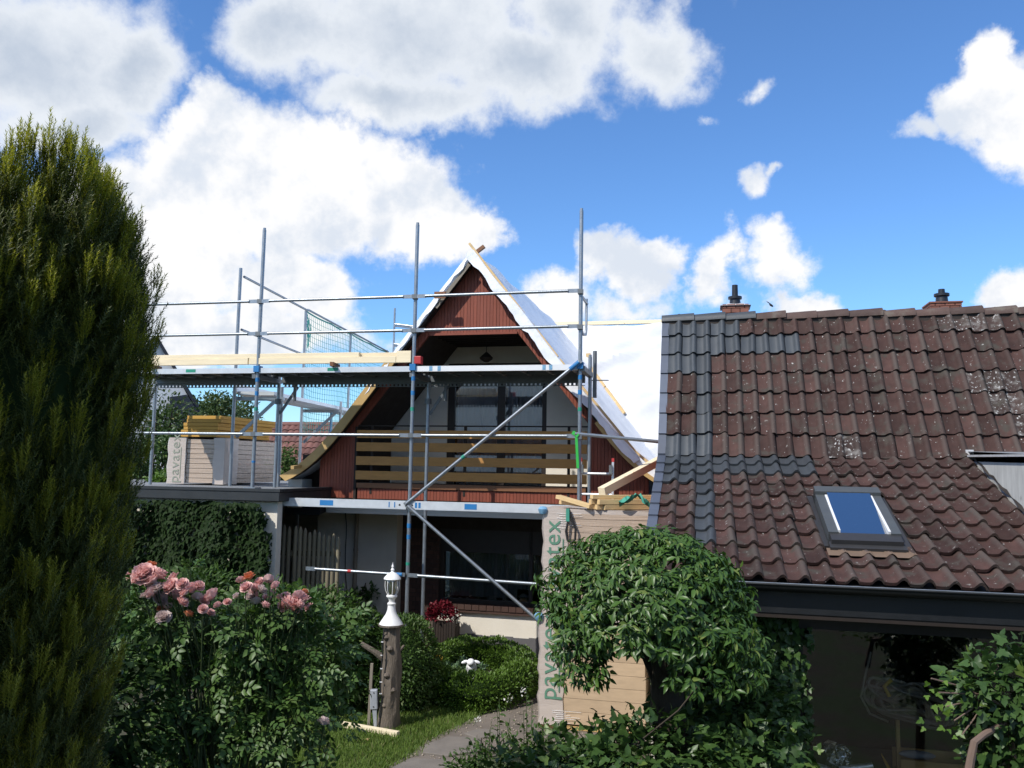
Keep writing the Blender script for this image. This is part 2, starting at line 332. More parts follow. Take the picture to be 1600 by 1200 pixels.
# ------------------------------------------------------------------ mesh builder
ORG = {}      # world origin of every object built in world coordinates
class MB:
    def __init__(s): s.v = []; s.f = []
    def add(s, vs, fs):
        b = len(s.v); s.v += [tuple(p) for p in vs]; s.f += [tuple(b + i for i in q) for q in fs]; return s
    def box(s, c, size, rot=None):
        c = Vector(c); hx, hy, hz = (q / 2 for q in size)
        vs = [Vector((x, y, z)) for z in (-hz, hz) for y in (-hy, hy) for x in (-hx, hx)]
        if rot is not None: vs = [rot @ p for p in vs]
        return s.add([c + p for p in vs], [(0, 2, 3, 1), (4, 5, 7, 6), (0, 1, 5, 4), (2, 6, 7, 3), (0, 4, 6, 2), (1, 3, 7, 5)])
    def fbox(s, fr, s0, s1, d0, d1, z0, z1):
        c = fr.w((s0 + s1) / 2, (d0 + d1) / 2, (z0 + z1) / 2)
        return s.box(c, (abs(s1 - s0), abs(d1 - d0), abs(z1 - z0)), fr.rot)
    def beam(s, p, q, w, h, up=Z):
        p, q = Vector(p), Vector(q); a = (q - p); L = a.length; a.normalize()
        x = a.cross(up)
        if x.length < 1e-4: x = a.cross(Vector((1, 0, 0)))
        x.normalize(); u = x.cross(a)
        rot = Matrix((x, a, u)).transposed()
        return s.box((p + q) / 2, (w, L, h), rot)
    def tube(s, p, q, r, n=10, r2=None, caps=True):
        p, q = Vector(p), Vector(q); a = (q - p).normalized(); r2 = r if r2 is None else r2
        x = a.orthogonal().normalized(); y = a.cross(x)
        vs = []
        for c, rr in ((p, r), (q, r2)):
            for i in range(n):
                t = 2 * math.pi * i / n; vs.append(c + (x * math.cos(t) + y * math.sin(t)) * rr)
        fs = [(i, (i + 1) % n, n + (i + 1) % n, n + i) for i in range(n)]
        if caps: fs += [tuple(range(n - 1, -1, -1)), tuple(range(n, 2 * n))]
        return s.add(vs, fs)
    def path(s, pts, r, n=8, radii=None):
        pts = [Vector(p) for p in pts]; vs = []; px_ = None
        for i, p in enumerate(pts):
            a = (pts[min(i + 1, len(pts) - 1)] - pts[max(i - 1, 0)]).normalized()
            x = (a.orthogonal() if px_ is None else px_ - a * px_.dot(a)).normalized(); px_ = x; y = a.cross(x)
            rr = radii[i] if radii else r
            for k in range(n):
                t = 2 * math.pi * k / n; vs.append(p + (x * math.cos(t) + y * math.sin(t)) * rr)
        fs = []
        for i in range(len(pts) - 1):
            for k in range(n): fs.append((i * n + k, i * n + (k + 1) % n, (i + 1) * n + (k + 1) % n, (i + 1) * n + k))
        fs += [tuple(range(n - 1, -1, -1)), tuple(range((len(pts) - 1) * n, len(pts) * n))]
        return s.add(vs, fs)
    def lathe(s, c, prof, n=16, rot=None):
        c = Vector(c); vs = []
        for (r, z) in prof:
            for k in range(n):
                t = 2 * math.pi * k / n; p = Vector((r * math.cos(t), r * math.sin(t), z))
                vs.append(c + (rot @ p if rot is not None else p))
        m = len(prof); fs = []
        for i in range(m - 1):
            for k in range(n): fs.append((i * n + k, i * n + (k + 1) % n, (i + 1) * n + (k + 1) % n, (i + 1) * n + k))
        fs += [tuple(range(n - 1, -1, -1)), tuple(range((m - 1) * n, m * n))]
        return s.add(vs, fs)
    def prism(s, fr, poly, d0, d1):
        """polygon in (s, z) of a frame, from depth d0 to d1"""
        n = len(poly)
        vs = [fr.w(a, d0, z) for a, z in poly] + [fr.w(a, d1, z) for a, z in poly]
        return s.add(vs, [tuple(range(n)), tuple(range(2 * n - 1, n - 1, -1))] + [(i, i + n, (i + 1) % n + n, (i + 1) % n) for i in range(n)])
    def boards(s, fr, poly, d0, d1, width=.052, gap=.005):
        """upright boards filling a convex polygon"""
        lo = min(p[0] for p in poly); hi = max(p[0] for p in poly); a = math.floor(lo / width) * width
        while a < hi:
            q = clip(clip(poly, a + gap / 2, 1), a + width - gap / 2, -1)
            if len(q) >= 3:
                j = random.uniform(-.002, .002); s.prism(fr, q, d0, d1 + j)
            a += width
        return s
    def build(s, name, m, parent=None, smooth=False, bevel=0.0, kind=None):
        me = bpy.data.meshes.new(name)
        if parent is not None: org = ORG[parent]
        else:
            a = np.array(s.v); org = Vector(((a[:, 0].min() + a[:, 0].max()) / 2, (a[:, 1].min() + a[:, 1].max()) / 2, a[:, 2].min()))
        me.from_pydata([(p[0] - org.x, p[1] - org.y, p[2] - org.z) for p in s.v], [], s.f); me.update()
        bm = bmesh.new(); bm.from_mesh(me); bmesh.ops.recalc_face_normals(bm, faces=bm.faces[:]); bm.to_mesh(me); bm.free()
        me.materials.append(MT[m] if isinstance(m, str) else m)
        if smooth: me.shade_smooth()
        o = bpy.data.objects.new(name, me); COL.objects.link(o)
        if smooth:
            try:
                me.set_sharp_from_angle(angle=R(40))
            except Exception: pass
        if parent is not None: o.parent = parent
        else: o.location = org
        ORG[o] = org
        if bevel:
            b = o.modifiers.new('bevel', 'BEVEL'); b.width = bevel; b.segments = 2; b.limit_method = 'ANGLE'
        if kind: o['kind'] = kind
        return o
def clip(poly, a, sgn):
    out = []
    for i in range(len(poly)):
        p, q = poly[i], poly[(i + 1) % len(poly)]
        ip, iq = sgn * (p[0] - a) >= 0, sgn * (q[0] - a) >= 0
        if ip: out.append(p)
        if ip != iq:
            t = (a - p[0]) / (q[0] - p[0]); out.append((a, p[1] + (q[1] - p[1]) * t))
    return out
def tag(o, label, cat, group=None):
    o['label'] = label; o['category'] = cat
    if group: o['group'] = group
    return o
def thing(name, label, cat, loc, group=None):
    o = bpy.data.objects.new(name, None); COL.objects.link(o); o.location = loc; o.empty_display_size = .2
    ORG[o] = Vector(loc); return tag(o, label, cat, group)
def struct(o): o['kind'] = 'structure'; return o

# ------------------------------------------------------------------ leaf scatter (numpy)
def nrm(a): return a / np.maximum(np.linalg.norm(a, axis=-1, keepdims=True), 1e-9)
def scatter(name, tv, tf, P, L, N, S, m, parent, kind=None):
    """copies of one small template, its y along L and its z near N, joined in one mesh"""
    P = np.asarray(P, float); L = nrm(np.asarray(L, float)); N = np.asarray(N, float); S = np.asarray(S, float)
    X = nrm(np.cross(L, N)); Zx = np.cross(X, L)
    tv = np.asarray(tv, float); n, k = len(P), len(tv)
    V = (X[:, None, :] * tv[None, :, 0:1] + L[:, None, :] * tv[None, :, 1:2] + Zx[:, None, :] * tv[None, :, 2:3]) * S[:, None, None] + P[:, None, :]
    org = np.array(ORG[parent]) if parent is not None else np.zeros(3)
    V = (V - org).reshape(-1, 3)
    tf = np.asarray(tf, int); w = tf.shape[1]
    Fc = (tf[None, :, :] + (np.arange(n) * k)[:, None, None]).reshape(-1, w)
    me = bpy.data.meshes.new(name)
    me.vertices.add(len(V)); me.vertices.foreach_set('co', V.astype(np.float32).ravel())
    me.loops.add(Fc.size); me.loops.foreach_set('vertex_index', Fc.astype(np.int32).ravel())
    me.polygons.add(len(Fc)); me.polygons.foreach_set('loop_start', (np.arange(len(Fc)) * w).astype(np.int32))
    me.update(calc_edges=True); me.validate()
    me.materials.append(MT[m])
    o = bpy.data.objects.new(name, me); COL.objects.link(o)
    if parent is not None: o.parent = parent
    ORG[o] = Vector(org)
    if kind: o['kind'] = kind
    return o
def rnd(n, lo=0., hi=1.): return RNG.uniform(lo, hi, n)
def sph(n):
    a = RNG.normal(size=(n, 3)); return nrm(a)
LEAF_V = [(0, 0, 0), (.23, .32, .05), (.17, .68, .03), (0, 1, -.16), (-.17, .68, .03), (-.23, .32, .05), (0, .36, -.02), (0, .70, -.06)]
LEAF_F = [(0, 1, 6), (1, 2, 7), (1, 7, 6), (2, 3, 7), (3, 4, 7), (4, 5, 6), (4, 6, 7), (5, 0, 6)]
IVY_V = [(0, 0, 0), (.30, -.08, -.04), (.46, .22, -.05), (.24, .36, .03), (.22, .62, -.02), (0, 1, -.12), (-.22, .62, -.02), (-.24, .36, .03), (-.46, .22, -.05), (-.30, -.08, -.04), (0, .36, -.03)]
IVY_F = [(0, 1, 10), (1, 2, 10), (2, 3, 10), (3, 4, 10), (4, 5, 10), (5, 6, 10), (6, 7, 10), (7, 8, 10), (8, 9, 10), (9, 0, 10)]
SMALL_V = [(0, 0, 0), (.3, .45, .04), (0, 1, -.06), (-.3, .45, .04)]
SMALL_F = [(0, 1, 2), (0, 2, 3)]
def lumpy(dirs, seed, amt=.18, k=3.0):
    r = np.random.default_rng(seed); out = np.zeros(len(dirs))
    for _ in range(6):
        w = r.normal(size=3) * k; out += np.sin(dirs @ w + r.uniform(0, 6.28)) / 6
    return 1 + amt * 2 * out

# ================================================================== SETTING
H = Frame(at(742, 397, 12.6), 14)      # gabled house
S = Frame(at(640, 790, 11.5), 13)      # front scaffold, outer row of standards
B = Frame(at(1390, 917, 6.8), 13)      # tiled outbuilding, eaves line
BF = Frame(B.w(-.46, 0, 0), 13)        # its glazed front

def sheet(name, pts, z, m):
    mb = MB(); mb.add([(p[0], p[1], z) for p in pts], [tuple(range(len(pts)))])
    return struct(mb.build(name, m))
MT['soil'] = mat('dark_garden_soil', (.060, .050, .034), .95, var=.25, scale=3, bump=.4, spots=[((.045, .070, .022), 1.4, .42, .60)])
MT['meadow'] = mat('distant_grass', (.075, .105, .03), .95, var=.2, scale=.4)
MT['lawn'] = mat('lawn_turf', (.075, .115, .026), .95, var=.22, scale=4, bump=.4, spots=[((.13, .13, .05), 2.2, .58, .75)])
MT['path'] = mat('trodden_earth_path', (.155, .130, .108), .95, var=.16, scale=3, bump=.35, bscale=45, spots=[((.10, .085, .068), 1.7, .52, .72), ((.28, .25, .21), 24, .70, .76)])
MT['gravel'] = mat('pale_gravel', (.33, .28, .22), .95, var=.22, scale=30, bump=.6, bscale=60)
g = 0.0
mb = MB()
n_ = 24
xs = [-900, -200, -60, -30] + list(np.linspace(-14, 14, 15)) + [30, 60, 200, 900]
ys = [-300, -60, -20, -5] + list(np.linspace(0, 30, 16)) + [60, 200, 1200]
vs = [(x, y, 0) for y in ys for x in xs]; W_ = len(xs)
mb.add(vs, [(j * W_ + i, j * W_ + i + 1, (j + 1) * W_ + i + 1, (j + 1) * W_ + i) for j in range(len(ys) - 1) for i in range(W_ - 1)])
struct(mb.build('ground', 'soil'))
G = lambda *p: [gnd(*q) for q in p]
lawn_pts = G((330, 1075), (700, 1070), (775, 1100), (735, 1128), (668, 1160), (640, 1185), (560, 1230), (420, 1300), (200, 1300))
sheet('lawn', lawn_pts, .004, 'lawn')
path_pts = G((712, 1028), (845, 1046), (870, 1040), (1010, 1060), (1010, 1160), (850, 1165), (760, 1185), (640, 1270), (520, 1330), (560, 1225), (640, 1180), (668, 1158), (735, 1126), (782, 1108), (815, 1085), (800, 1050))
sheet('path', path_pts, .008, 'path')
sheet('gravel_strip', [H.w(-1.3, -1.38, 0), H.w(-1.3, -.75, 0), H.w(3, -.75, 0), H.w(3, -1.38, 0)], .012, 'gravel')

# ------------------------------------------------------------------ gabled house under repair
house = thing('gable_house', 'gabled house with red-brown boarded gable and loggia, its steep roof wrapped in white foil', 'house', H.w(0, -3, 0))
PITCH_T = 1.27
def zr(s_): return 6.30 - PITCH_T * abs(s_)
# walls of the ground floor
w = MB()
w.fbox(H, -3.05, -1.60, -1.40, -1.15, 0, 2.44)
w.fbox(H, -3.05, -2.85, -9, -1.40, 0, 2.44)
w.fbox(H, 2.45, 2.65, -9, -1.0, 0, 2.44)
w.fbox(H, -1.80, -1.60, -2.2, -1.40, 0, 2.44)
w.build('wall', 'grey_render', house)
w = MB().fbox(H, -.95, 2.45, -1.6, -1.40, .29, .655); w.build('wall', 'cream', house)
w = MB().fbox(H, -.95, 2.45, -1.6, -1.39, 0, .27)
for k in range(26):      # ragged top edge of the plinth coat
    a = -.93 + k * .13; w.fbox(H, a, a + .128, -1.55, -1.392, .26, .285 + random.uniform(0, .045))
w.build('plinth', 'plinth', house)
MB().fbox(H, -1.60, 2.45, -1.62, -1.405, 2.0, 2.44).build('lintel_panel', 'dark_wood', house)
MB().fbox(H, -2.45, 2.45, -1.7, -.22, 2.28, 2.515).build('floor_slab', 'grey_render', house)
# brick pier left of the window, coursed
pier = MB().fbox(H, -1.60, -.93, -1.6, -1.405, 0, 2.0).build('brick_pier', 'mortar_dark', house)
bm_ = MB()
for r_ in range(28):
    z0 = r_ * .071 + .004
    o_ = .0 if r_ % 2 else -.06
    a = -1.28
    cuts = [-1.60] + [-1.60 + .118 * k + .059 * (r_ % 2) - .02 for k in range(1, 6)] + [-.93]
    for i in range(6): bm_.fbox(H, cuts[i] + .004, cuts[i + 1] - .004, -1.45, -1.396, z0, z0 + .062)
o = bm_.build('brick_courses', 'brick_dark', pier); o['kind'] = 'stuff'
# long window on the ground floor
win = MB()
for a, b in ((-.93, -.86), (.60, .66), (2.1, 2.17)): win.fbox(H, a, b, -1.56, -1.46, .79, 2.0)
win.fbox(H, -.86, 2.1, -1.56, -1.46, 1.62, 2.0); win.fbox(H, -.86, 2.1, -1.56, -1.46, .79, .85)
win = win.build('window', 'window_dark', house)
MB().fbox(H, -.86, 2.1, -1.515, -1.505, .85, 1.62).build('pane', 'glass_low', win)
cu = MB()
n = 130
def pleats(mb, fr, s0, s1, d, z0, z1, amp, step):
    k = int((s1 - s0) / step); vs = []
    for i in range(k + 1):
        a = s0 + (s1 - s0) * i / k; dd = d + amp * math.sin(i * 1.9) * (.6 + .4 * math.sin(i * .37))
        vs += [fr.w(a, dd, z0), fr.w(a, dd, z1)]
    mb.add(vs, [(2 * i, 2 * i + 2, 2 * i + 3, 2 * i + 1) for i in range(k)])
pleats(cu, H, -.84, 2.05, -1.70, 1.02, 1.62, .018, .018)
pleats(cu, H, -.84, .35, -1.72, .86, 1.04, .018, .018)
cu.build('net_curtain', 'curtain', win)
MB().fbox(H, -.90, 2.1, -2.6, -1.56, .70, .80).build('inner_sill', 'dark_wood', win)
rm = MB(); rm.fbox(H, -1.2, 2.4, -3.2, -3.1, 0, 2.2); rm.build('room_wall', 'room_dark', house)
sill = MB().fbox(H, -.95, 2.45, -1.62, -1.34, .655, .70).build('sill', 'brick_dark', house)
for k in range(27):
    MB().fbox(H, -.945 + k * .125, -.945 + k * .125 + .115, -1.48, -1.325 + random.uniform(-.004, .004), .703, .785).build('brick', 'brick_dark', sill)
# ornaments on the inner sill
for (px, py, kind) in ((719, 930, 0), (730, 932, 0), (768, 930, 1), (788, 932, 2), (818, 926, 3), (829, 930, 2)):
    a, z = H.hit(px, py + 6, -1.64)
    o_ = MB(); base = H.w(a, -1.64, .802)
    pr = [[(.03, 0), (.06, .01), (.05, .03), (.01, .05)], [(.07, 0), (.075, .06), (.07, .10), (.03, .11)], [(.03, 0), (.035, .06), (.02, .09), (.03, .12), (.01, .15)], [(.08, 0), (.09, .03), (.06, .08), (.085, .12), (.03, .16)]][kind]
    o_.lathe(base, pr, 12)
    tag(o_.build(['small_bowl', 'flower_pot', 'figurine', 'vase'][kind], 'fig_white', smooth=True),
        {719: 'left one of two small white bowls on the dark window sill', 730: 'right one of two small white bowls on the dark window sill', 768: 'squat white pot on the dark window sill',
         788: 'slim white figurine right of the pot on the window sill', 818: 'wide pale vase on the window sill near the packs', 829: 'small pale figurine beside the vase on the window sill'}[px], ['bowl', 'pot', 'figurine', 'vase'][kind])
# gable boarding
OPEN = [(-.70, 5.08), (.695, 5.08), (1.785, 3.70), (1.785, 2.53), (-1.86, 2.53), (-1.86, 3.64)]
cl = MB()
cl.boards(H, [(-.93, 5.08), (0, 6.20), (.93, 5.08)], -.05, 0)
cl.boards(H, [(-.93, 5.08), (-.70, 5.08), (-1.86, 3.64), (-2.07, 3.64)], -.05, .001)
cl.boards(H, [(.93, 5.08), (.695, 5.08), (1.785, 3.70), (2.02, 3.70)], -.05, .001)
cl.build('gable_boarding', 'red_clad', house)
cl = MB().boards(H, [(-2.07, 3.64), (-1.86, 3.64), (-1.86, 2.53), (-2.47, 2.53), (-2.47, 3.10)], -.05, .002)
cl.build('side_boarding', 'red_clad', house)
cl = MB().boards(H, [(2.02, 3.70), (1.785, 3.70), (1.785, 2.60), (2.66, 2.60), (2.66, 2.90)], -.05, .002)
cl.build('side_boarding', 'red_clad', house)
cl = MB().boards(H, [(-1.82, 2.685), (1.76, 2.685), (1.76, 2.525), (-1.82, 2.525)], -.05, .004)
cl.build('apron_boarding', 'red_clad', house)
MB().fbox(H, -1.86, 1.80, -.09, -.052, 2.50, 2.78).build('balcony_beam', 'dark_wood', house)
# boarding trims round the opening
tr = MB()
tr.beam(H.w(-.70, .012, 5.07), H.w(.70, .012, 5.07), .03, .035)
tr.build('opening_trim', 'red_clad', house)
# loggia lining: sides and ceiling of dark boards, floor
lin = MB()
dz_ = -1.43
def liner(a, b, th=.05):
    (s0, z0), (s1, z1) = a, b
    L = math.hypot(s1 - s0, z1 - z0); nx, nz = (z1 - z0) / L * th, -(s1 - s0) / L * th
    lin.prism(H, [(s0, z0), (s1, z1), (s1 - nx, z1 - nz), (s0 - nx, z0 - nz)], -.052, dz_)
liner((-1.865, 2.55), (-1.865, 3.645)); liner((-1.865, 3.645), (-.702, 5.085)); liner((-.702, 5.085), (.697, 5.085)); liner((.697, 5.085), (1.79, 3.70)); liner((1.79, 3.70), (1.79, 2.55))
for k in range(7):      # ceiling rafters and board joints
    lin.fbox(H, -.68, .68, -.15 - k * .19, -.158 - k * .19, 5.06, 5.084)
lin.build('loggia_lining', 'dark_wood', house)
MB().fbox(H, -1.86, 1.785, -1.43, -.1, 2.52, 2.56).build('loggia_floor', 'grey_render', house)
# loggia rear wall and door
def lw_poly(lo, hi):
    return clip(clip([(-.70, 5.08), (.695, 5.08), (1.785, 3.70), (1.785, 2.56), (-1.86, 2.56), (-1.86, 3.64)], lo, 1), hi, -1)
lwm = MB(); lwm.prism(H, lw_poly(-2.2, -.86), -1.6, -1.43); lwm.prism(H, lw_poly(.87, 2.2), -1.6, -1.43)
lwm.prism(H, [(-.70, 5.08), (.695, 5.08), (.858, 4.873), (.858, 4.80), (-.858, 4.80), (-.858, 4.884)], -1.6, -1.43)
lwm.build('loggia_wall', 'cream', house)
door = MB()
for a, b in ((-.86, -.74), (.02, .15), (.79, .87)): door.fbox(H, a, b, -1.53, -1.455, 2.56, 4.80)
door.fbox(H, -.74, .02, -1.53, -1.455, 4.64, 4.80); door.fbox(H, .15, .79, -1.53, -1.455, 4.64, 4.80)
door.fbox(H, -.74, .02, -1.53, -1.455, 2.56, 2.66); door.fbox(H, .15, .79, -1.53, -1.455, 2.56, 2.66)
door = door.build('balcony_door', 'window_dark', house)
MB().fbox(H, -.74, .02, -1.50, -1.49, 2.66, 4.64).build('pane', 'glass_loggia', door)
MB().fbox(H, .15, .79, -1.50, -1.49, 2.66, 4.64).build('pane', 'glass_loggia', door)
cu = MB(); pleats(cu, H, -.74, .8, -1.62, 2.64, 4.66, .022, .02); cu.build('net_curtain', 'curtain', door)
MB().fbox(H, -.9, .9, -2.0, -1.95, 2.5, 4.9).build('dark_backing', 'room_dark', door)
# balcony railing
rail = MB()
rail.fbox(H, -1.86, 1.78, -.03, .0, 3.645, 3.665)
rail = rail.build('balcony_railing', 'dark_wood', house)
for z0, z1 in ((3.462, 3.585), (3.258, 3.394), (3.042, 3.178), (2.818, 2.954)):
    MB().fbox(H, -1.85, 1.775, .012, .036, z0, z1).build('slat', 'slat', rail, bevel=.004)
MB().fbox(H, -1.83, 1.76, .006, .03, 2.692, 2.768).build('kick_board', 'brown_board', rail)
for a in (-1.60, -.09, 1.50):
    MB().fbox(H, a - .018, a + .018, -.04, .010, 2.60, 3.66).build('railing_post', 'dark_wood', rail)
MB().fbox(H, -1.885, -1.845, -.02, .014, 2.45, 3.64).build('corner_post', 'dark_wood', rail)
# pendant lamp in the loggia
a, z = H.hit(760, 556, -.8)
pl = thing('pendant_lamp', 'dark pendant lamp hanging from the loggia ceiling', 'lamp', H.w(a, -.8, z))
MB().tube(H.w(a, -.8, 5.06), H.w(a, -.8, z + .05), .006, 6).build('chain', 'black', pl)
MB().lathe(H.w(a, -.8, z - .10), [(.04, 0), (.10, .04), (.11, .07), (.05, .13), (.015, .16)], 14).build('lamp_shade', 'dark_wood', pl, smooth=True)

# ---- roof of the house
def roof_pt(side, t, d, lift=0.0):
    """t = distance down the slope in s; the foot kicks out a little"""
    s_ = side * t
    z = 6.30 - PITCH_T * t + (max(0, t - 2.1) ** 2) * .45
    k = math.hypot(1, PITCH_T); return H.w(s_ + side * lift * PITCH_T / k, d, z + lift / k)
def slope(name, side, d0, d1, tmax, m, wrinkle, seed, th=.055, lift=0.0, nt=44, nd=40):
    r_ = random.Random(seed); ph = [(r_.uniform(.6, 3.0), r_.uniform(-2.2, 2.2), r_.uniform(0, 6.3), r_.uniform(.3, 1)) for _ in range(9)]
    def wr(t, d): return wrinkle * sum(a * abs(math.sin(kx * t * 1.7 + kd * d + p)) ** 3 for kx, kd, p, a in ph) / 4
    vs = []; mb = MB()
    for top in (1, 0):
        for i in range(nt + 1):
            for j in range(nd + 1):
                t = tmax * i / nt; d = d0 + (d1 - d0) * (j / nd) ** 1.3
                vs.append(roof_pt(side, t, d, (lift + wr(t, d)) if top else lift - th))
    fs = []; q = (nt + 1) * (nd + 1); W2 = nd + 1
    for i in range(nt):
        for j in range(nd):
            a = i * W2 + j; fs.append((a, a + 1, a + W2 + 1, a + W2)); fs.append((q + a, q + a + W2, q + a + W2 + 1, q + a + 1))
    for i in range(nt):
        for j in (0, nd):
            a = i * W2 + j; fs.append((a, a + W2, q + a + W2, q + a))
    for j in range(nd):
        for i in (0, nt):
            a = i * W2 + j; fs.append((a, a + 1, q + a + 1, q + a))
    mb.add(vs, fs); return mb.build(name, m, house, smooth=True)
rs_r = slope('roof_slope', 1, .22, -7.0, 2.86, 'foil', .07, 3, nt=60, nd=60)
rs_l = slope('roof_slope', -1, .17, -9.0, 3.05, 'foil', .035, 5)
# wood under the overhang on the gable side
ov = MB()
def rake(side, t0, t1, d0, d1, lo, hi, n=14):
    for i in range(n):
        a, b = t0 + (t1 - t0) * i / n, t0 + (t1 - t0) * (i + 1) / n
        A = [roof_pt(side, a, d0, lo), roof_pt(side, a, d1, lo), roof_pt(side, a, d1, hi), roof_pt(side, a, d0, hi)]
        Bq = [roof_pt(side, b, d0, lo), roof_pt(side, b, d1, lo), roof_pt(side, b, d1, hi), roof_pt(side, b, d0, hi)]
        ov.add(A + Bq, [(0, 1, 5, 4), (1, 2, 6, 5), (2, 3, 7, 6), (3, 0, 4, 7)] + ([(0, 3, 2, 1)] if i == 0 else []) + ([(4, 5, 6, 7)] if i == n - 1 else []))
rake(-1, 0.05, 3.0, .15, .01, -.085, -.057); rake(1, .05, 2.8, .20, .01, -.085, -.057)
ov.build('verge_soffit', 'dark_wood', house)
ov = MB(); rake(-1, 1.25, 3.04, .172, .20, -.105, .03); ov.build('verge_board', 'pine_verge', house)
ov = MB(); rake(-1, .1, .62, .172, .185, -.115, -.06, 8); ov.build('verge_board', 'old_stake', house)
ov = MB(); rake(1, 2.0, 2.85, .222, .245, -.11, -.05); ov.build('verge_board', 'pine_verge', house)
# strip of foil folded over the right-hand verge, crumpled
fs_ = MB(); vs = []; nn = 46
for i in range(nn + 1):
    t = -.02 + 2.55 * i / nn
    e_ = .115 + .022 * math.sin(i * .9) + random.uniform(-.012, .012) if i < 34 else .085 + random.uniform(-.015, .02)
    for k in range(4):
        vs.append(roof_pt(1, max(t, .0), .235 + random.uniform(-.006, .02) + .012 * k, .03 - e_ * k / 3))
fs_.add(vs, [(i * 4 + k, i * 4 + k + 1, i * 4 + 4 + k + 1, i * 4 + 4 + k) for i in range(nn) for k in range(3)])
fs_.build('foil_flap', 'foil', house, smooth=True)
fs_ = MB(); vs = []
for i in range(31):
    t = .0 + 1.7 * i / 30; e_ = .055 + random.uniform(-.015, .03)
    for k in range(3): vs.append(roof_pt(-1, t, .185 + random.uniform(-.004, .014) + .008 * k, .02 - e_ * k / 2))
fs_.add(vs, [(i * 3 + k, i * 3 + k + 1, i * 3 + 3 + k + 1, i * 3 + 3 + k) for i in range(30) for k in range(2)])
fs_.build('foil_flap', 'foil', house, smooth=True)
# battens on the foil
def batten(p, q, w_=.045, h_=.03, up=Z, m='pine'): return MB().beam(p, q, w_, h_, up).build('batten', m, house)
nr = (roof_pt(1, 1, 0, 1) - roof_pt(1, 1, 0, 0)).normalized()
for d, t0, t1 in ((.10, -.10, 1.30), (.10, 1.33, 2.5),):
    batten(roof_pt(1, t0, d, .05), roof_pt(1, t1, d, .05), .05, .035, nr)
batten(roof_pt(1, 2.35, .12, .05), roof_pt(1, 2.86, .12, .05), .05, .035, nr)
MB().beam(H.w(-.02, -.1, 6.36), H.w(.12, -.1, 6.46), .06, .05).build('batten', 'brown_board', house)
MB().fbox(H, -.54, -.36, .27, .30, 5.58, 5.68).build('batten', 'brown_board', house)
MB().beam(roof_pt(-1, 2.72, .5, -.05), roof_pt(-1, 2.74, -.2, .03), .05, .05).build('batten', 'pine_verge', house)
# cross wing behind, its slope facing the garden
cw = MB(); vs = []; nt, nd = 60, 90
rr = random.Random(9); ph = [(rr.uniform(.4, 1.6), rr.uniform(1.0, 4.0), rr.uniform(0, 6.3), rr.uniform(.4, 1)) for _ in range(8)]
for i in range(nt + 1):
    for j in range(nd + 1):
        k = i / nt; a = -.2 + 6.2 * j / nd; dn = 3.0 * k
        wv = .34 * sum(A * (1 - abs(math.sin(kx * a + kd * dn + p))) ** 3 for kx, kd, p, A in ph) / 4 + .03 * math.sin(a * 5.1 + dn * 2.0) * math.sin(dn * 6 - a)
        vs.append(H.w(a, -7.0 + dn + wv * .7, 6.28 - 1.27 * dn + wv))
cw.add(vs, [(i * (nd + 1) + j, i * (nd + 1) + j + 1, (i + 1) * (nd + 1) + j + 1, (i + 1) * (nd + 1) + j) for i in range(nt) for j in range(nd)])
vs = [H.w(-.2, -7, 6.27), H.w(6, -7, 6.27), H.w(6, -10, 2.5), H.w(-.2, -10, 2.5)]; cw.add(vs, [(0, 1, 2, 3)])
cw.build('wing_roof', 'foil2', house, smooth=True)
MB().fbox(H, 2.0, 6.0, -9.5, -4.2, 0, 2.5).build('wing_wall', 'grey_render', house)
MB().beam(H.w(-.1, -6.98, 6.42), H.w(2.45, -6.98, 6.42), .10, .085).build('ridge_board', 'pine_pale', house)
for k0, k1 in ((.72, 1.28), (1.3, 1.75)):
    MB().beam(H.w(k0, -6.94 + k0 * 1.02, 6.42 - 1.27 * k0), H.w(k1, -6.94 + k1 * 1.02, 6.42 - 1.27 * k1), .05, .04).build('batten', 'pine', house)
MB().fbox(H, .78, .88, -6.2, -6.14, 5.25, 5.60).build('batten', 'pine', house)
# masonry stub under the left eaves
st = MB(); st.fbox(H, -3.05, -2.80, -.4, -.05, 2.35, 2.80); st.fbox(H, -2.72, -2.50, -.38, -.08, 2.42, 2.56); st.build('masonry_stub', 'grey_render', house, bevel=.015)
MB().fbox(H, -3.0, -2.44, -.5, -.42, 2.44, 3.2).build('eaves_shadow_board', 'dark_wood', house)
cn = MB(); cn.add([H.w(-3.1, -.1, 2.46), H.w(-2.5, -.1, 2.38), H.w(-2.5, -.9, 2.5), H.w(-3.1, -.9, 2.5)] + [H.w(-3.1, -.1, 2.24), H.w(-2.5, -.1, 2.24), H.w(-2.5, -.9, 2.4), H.w(-3.1, -.9, 2.4)], [(0, 1, 2, 3), (4, 7, 6, 5), (0, 4, 5, 1), (1, 5, 6, 2), (2, 6, 7, 3), (3, 7, 4, 0)])
cn.build('porch_canopy', 'bitumen', house)
dp = MB(); dp.tube(H.w(-2.31, -1.10, 0), H.w(-2.31, -1.10, 2.40), .035, 10)
for k in range(4): dp.tube(H.w(-2.31, -1.10, .4 + k * .6), H.w(-2.31, -1.10, .44 + k * .6), .042, 10)
dp.build('downpipe', 'old_stake', house, smooth=True)
cb = MB(); cb.path([H.w(-2.48 + .03 * math.sin(k * .9) - (.0 if k > 5 else .02 * (5 - k)), -1.13, 2.40 - k * .19) for k in range(10)][::1] + [H.w(-2.62, -1.12, .45), H.w(-2.68, -1.1, .25)], .008, 6)
cb.build('cable', 'black', house)

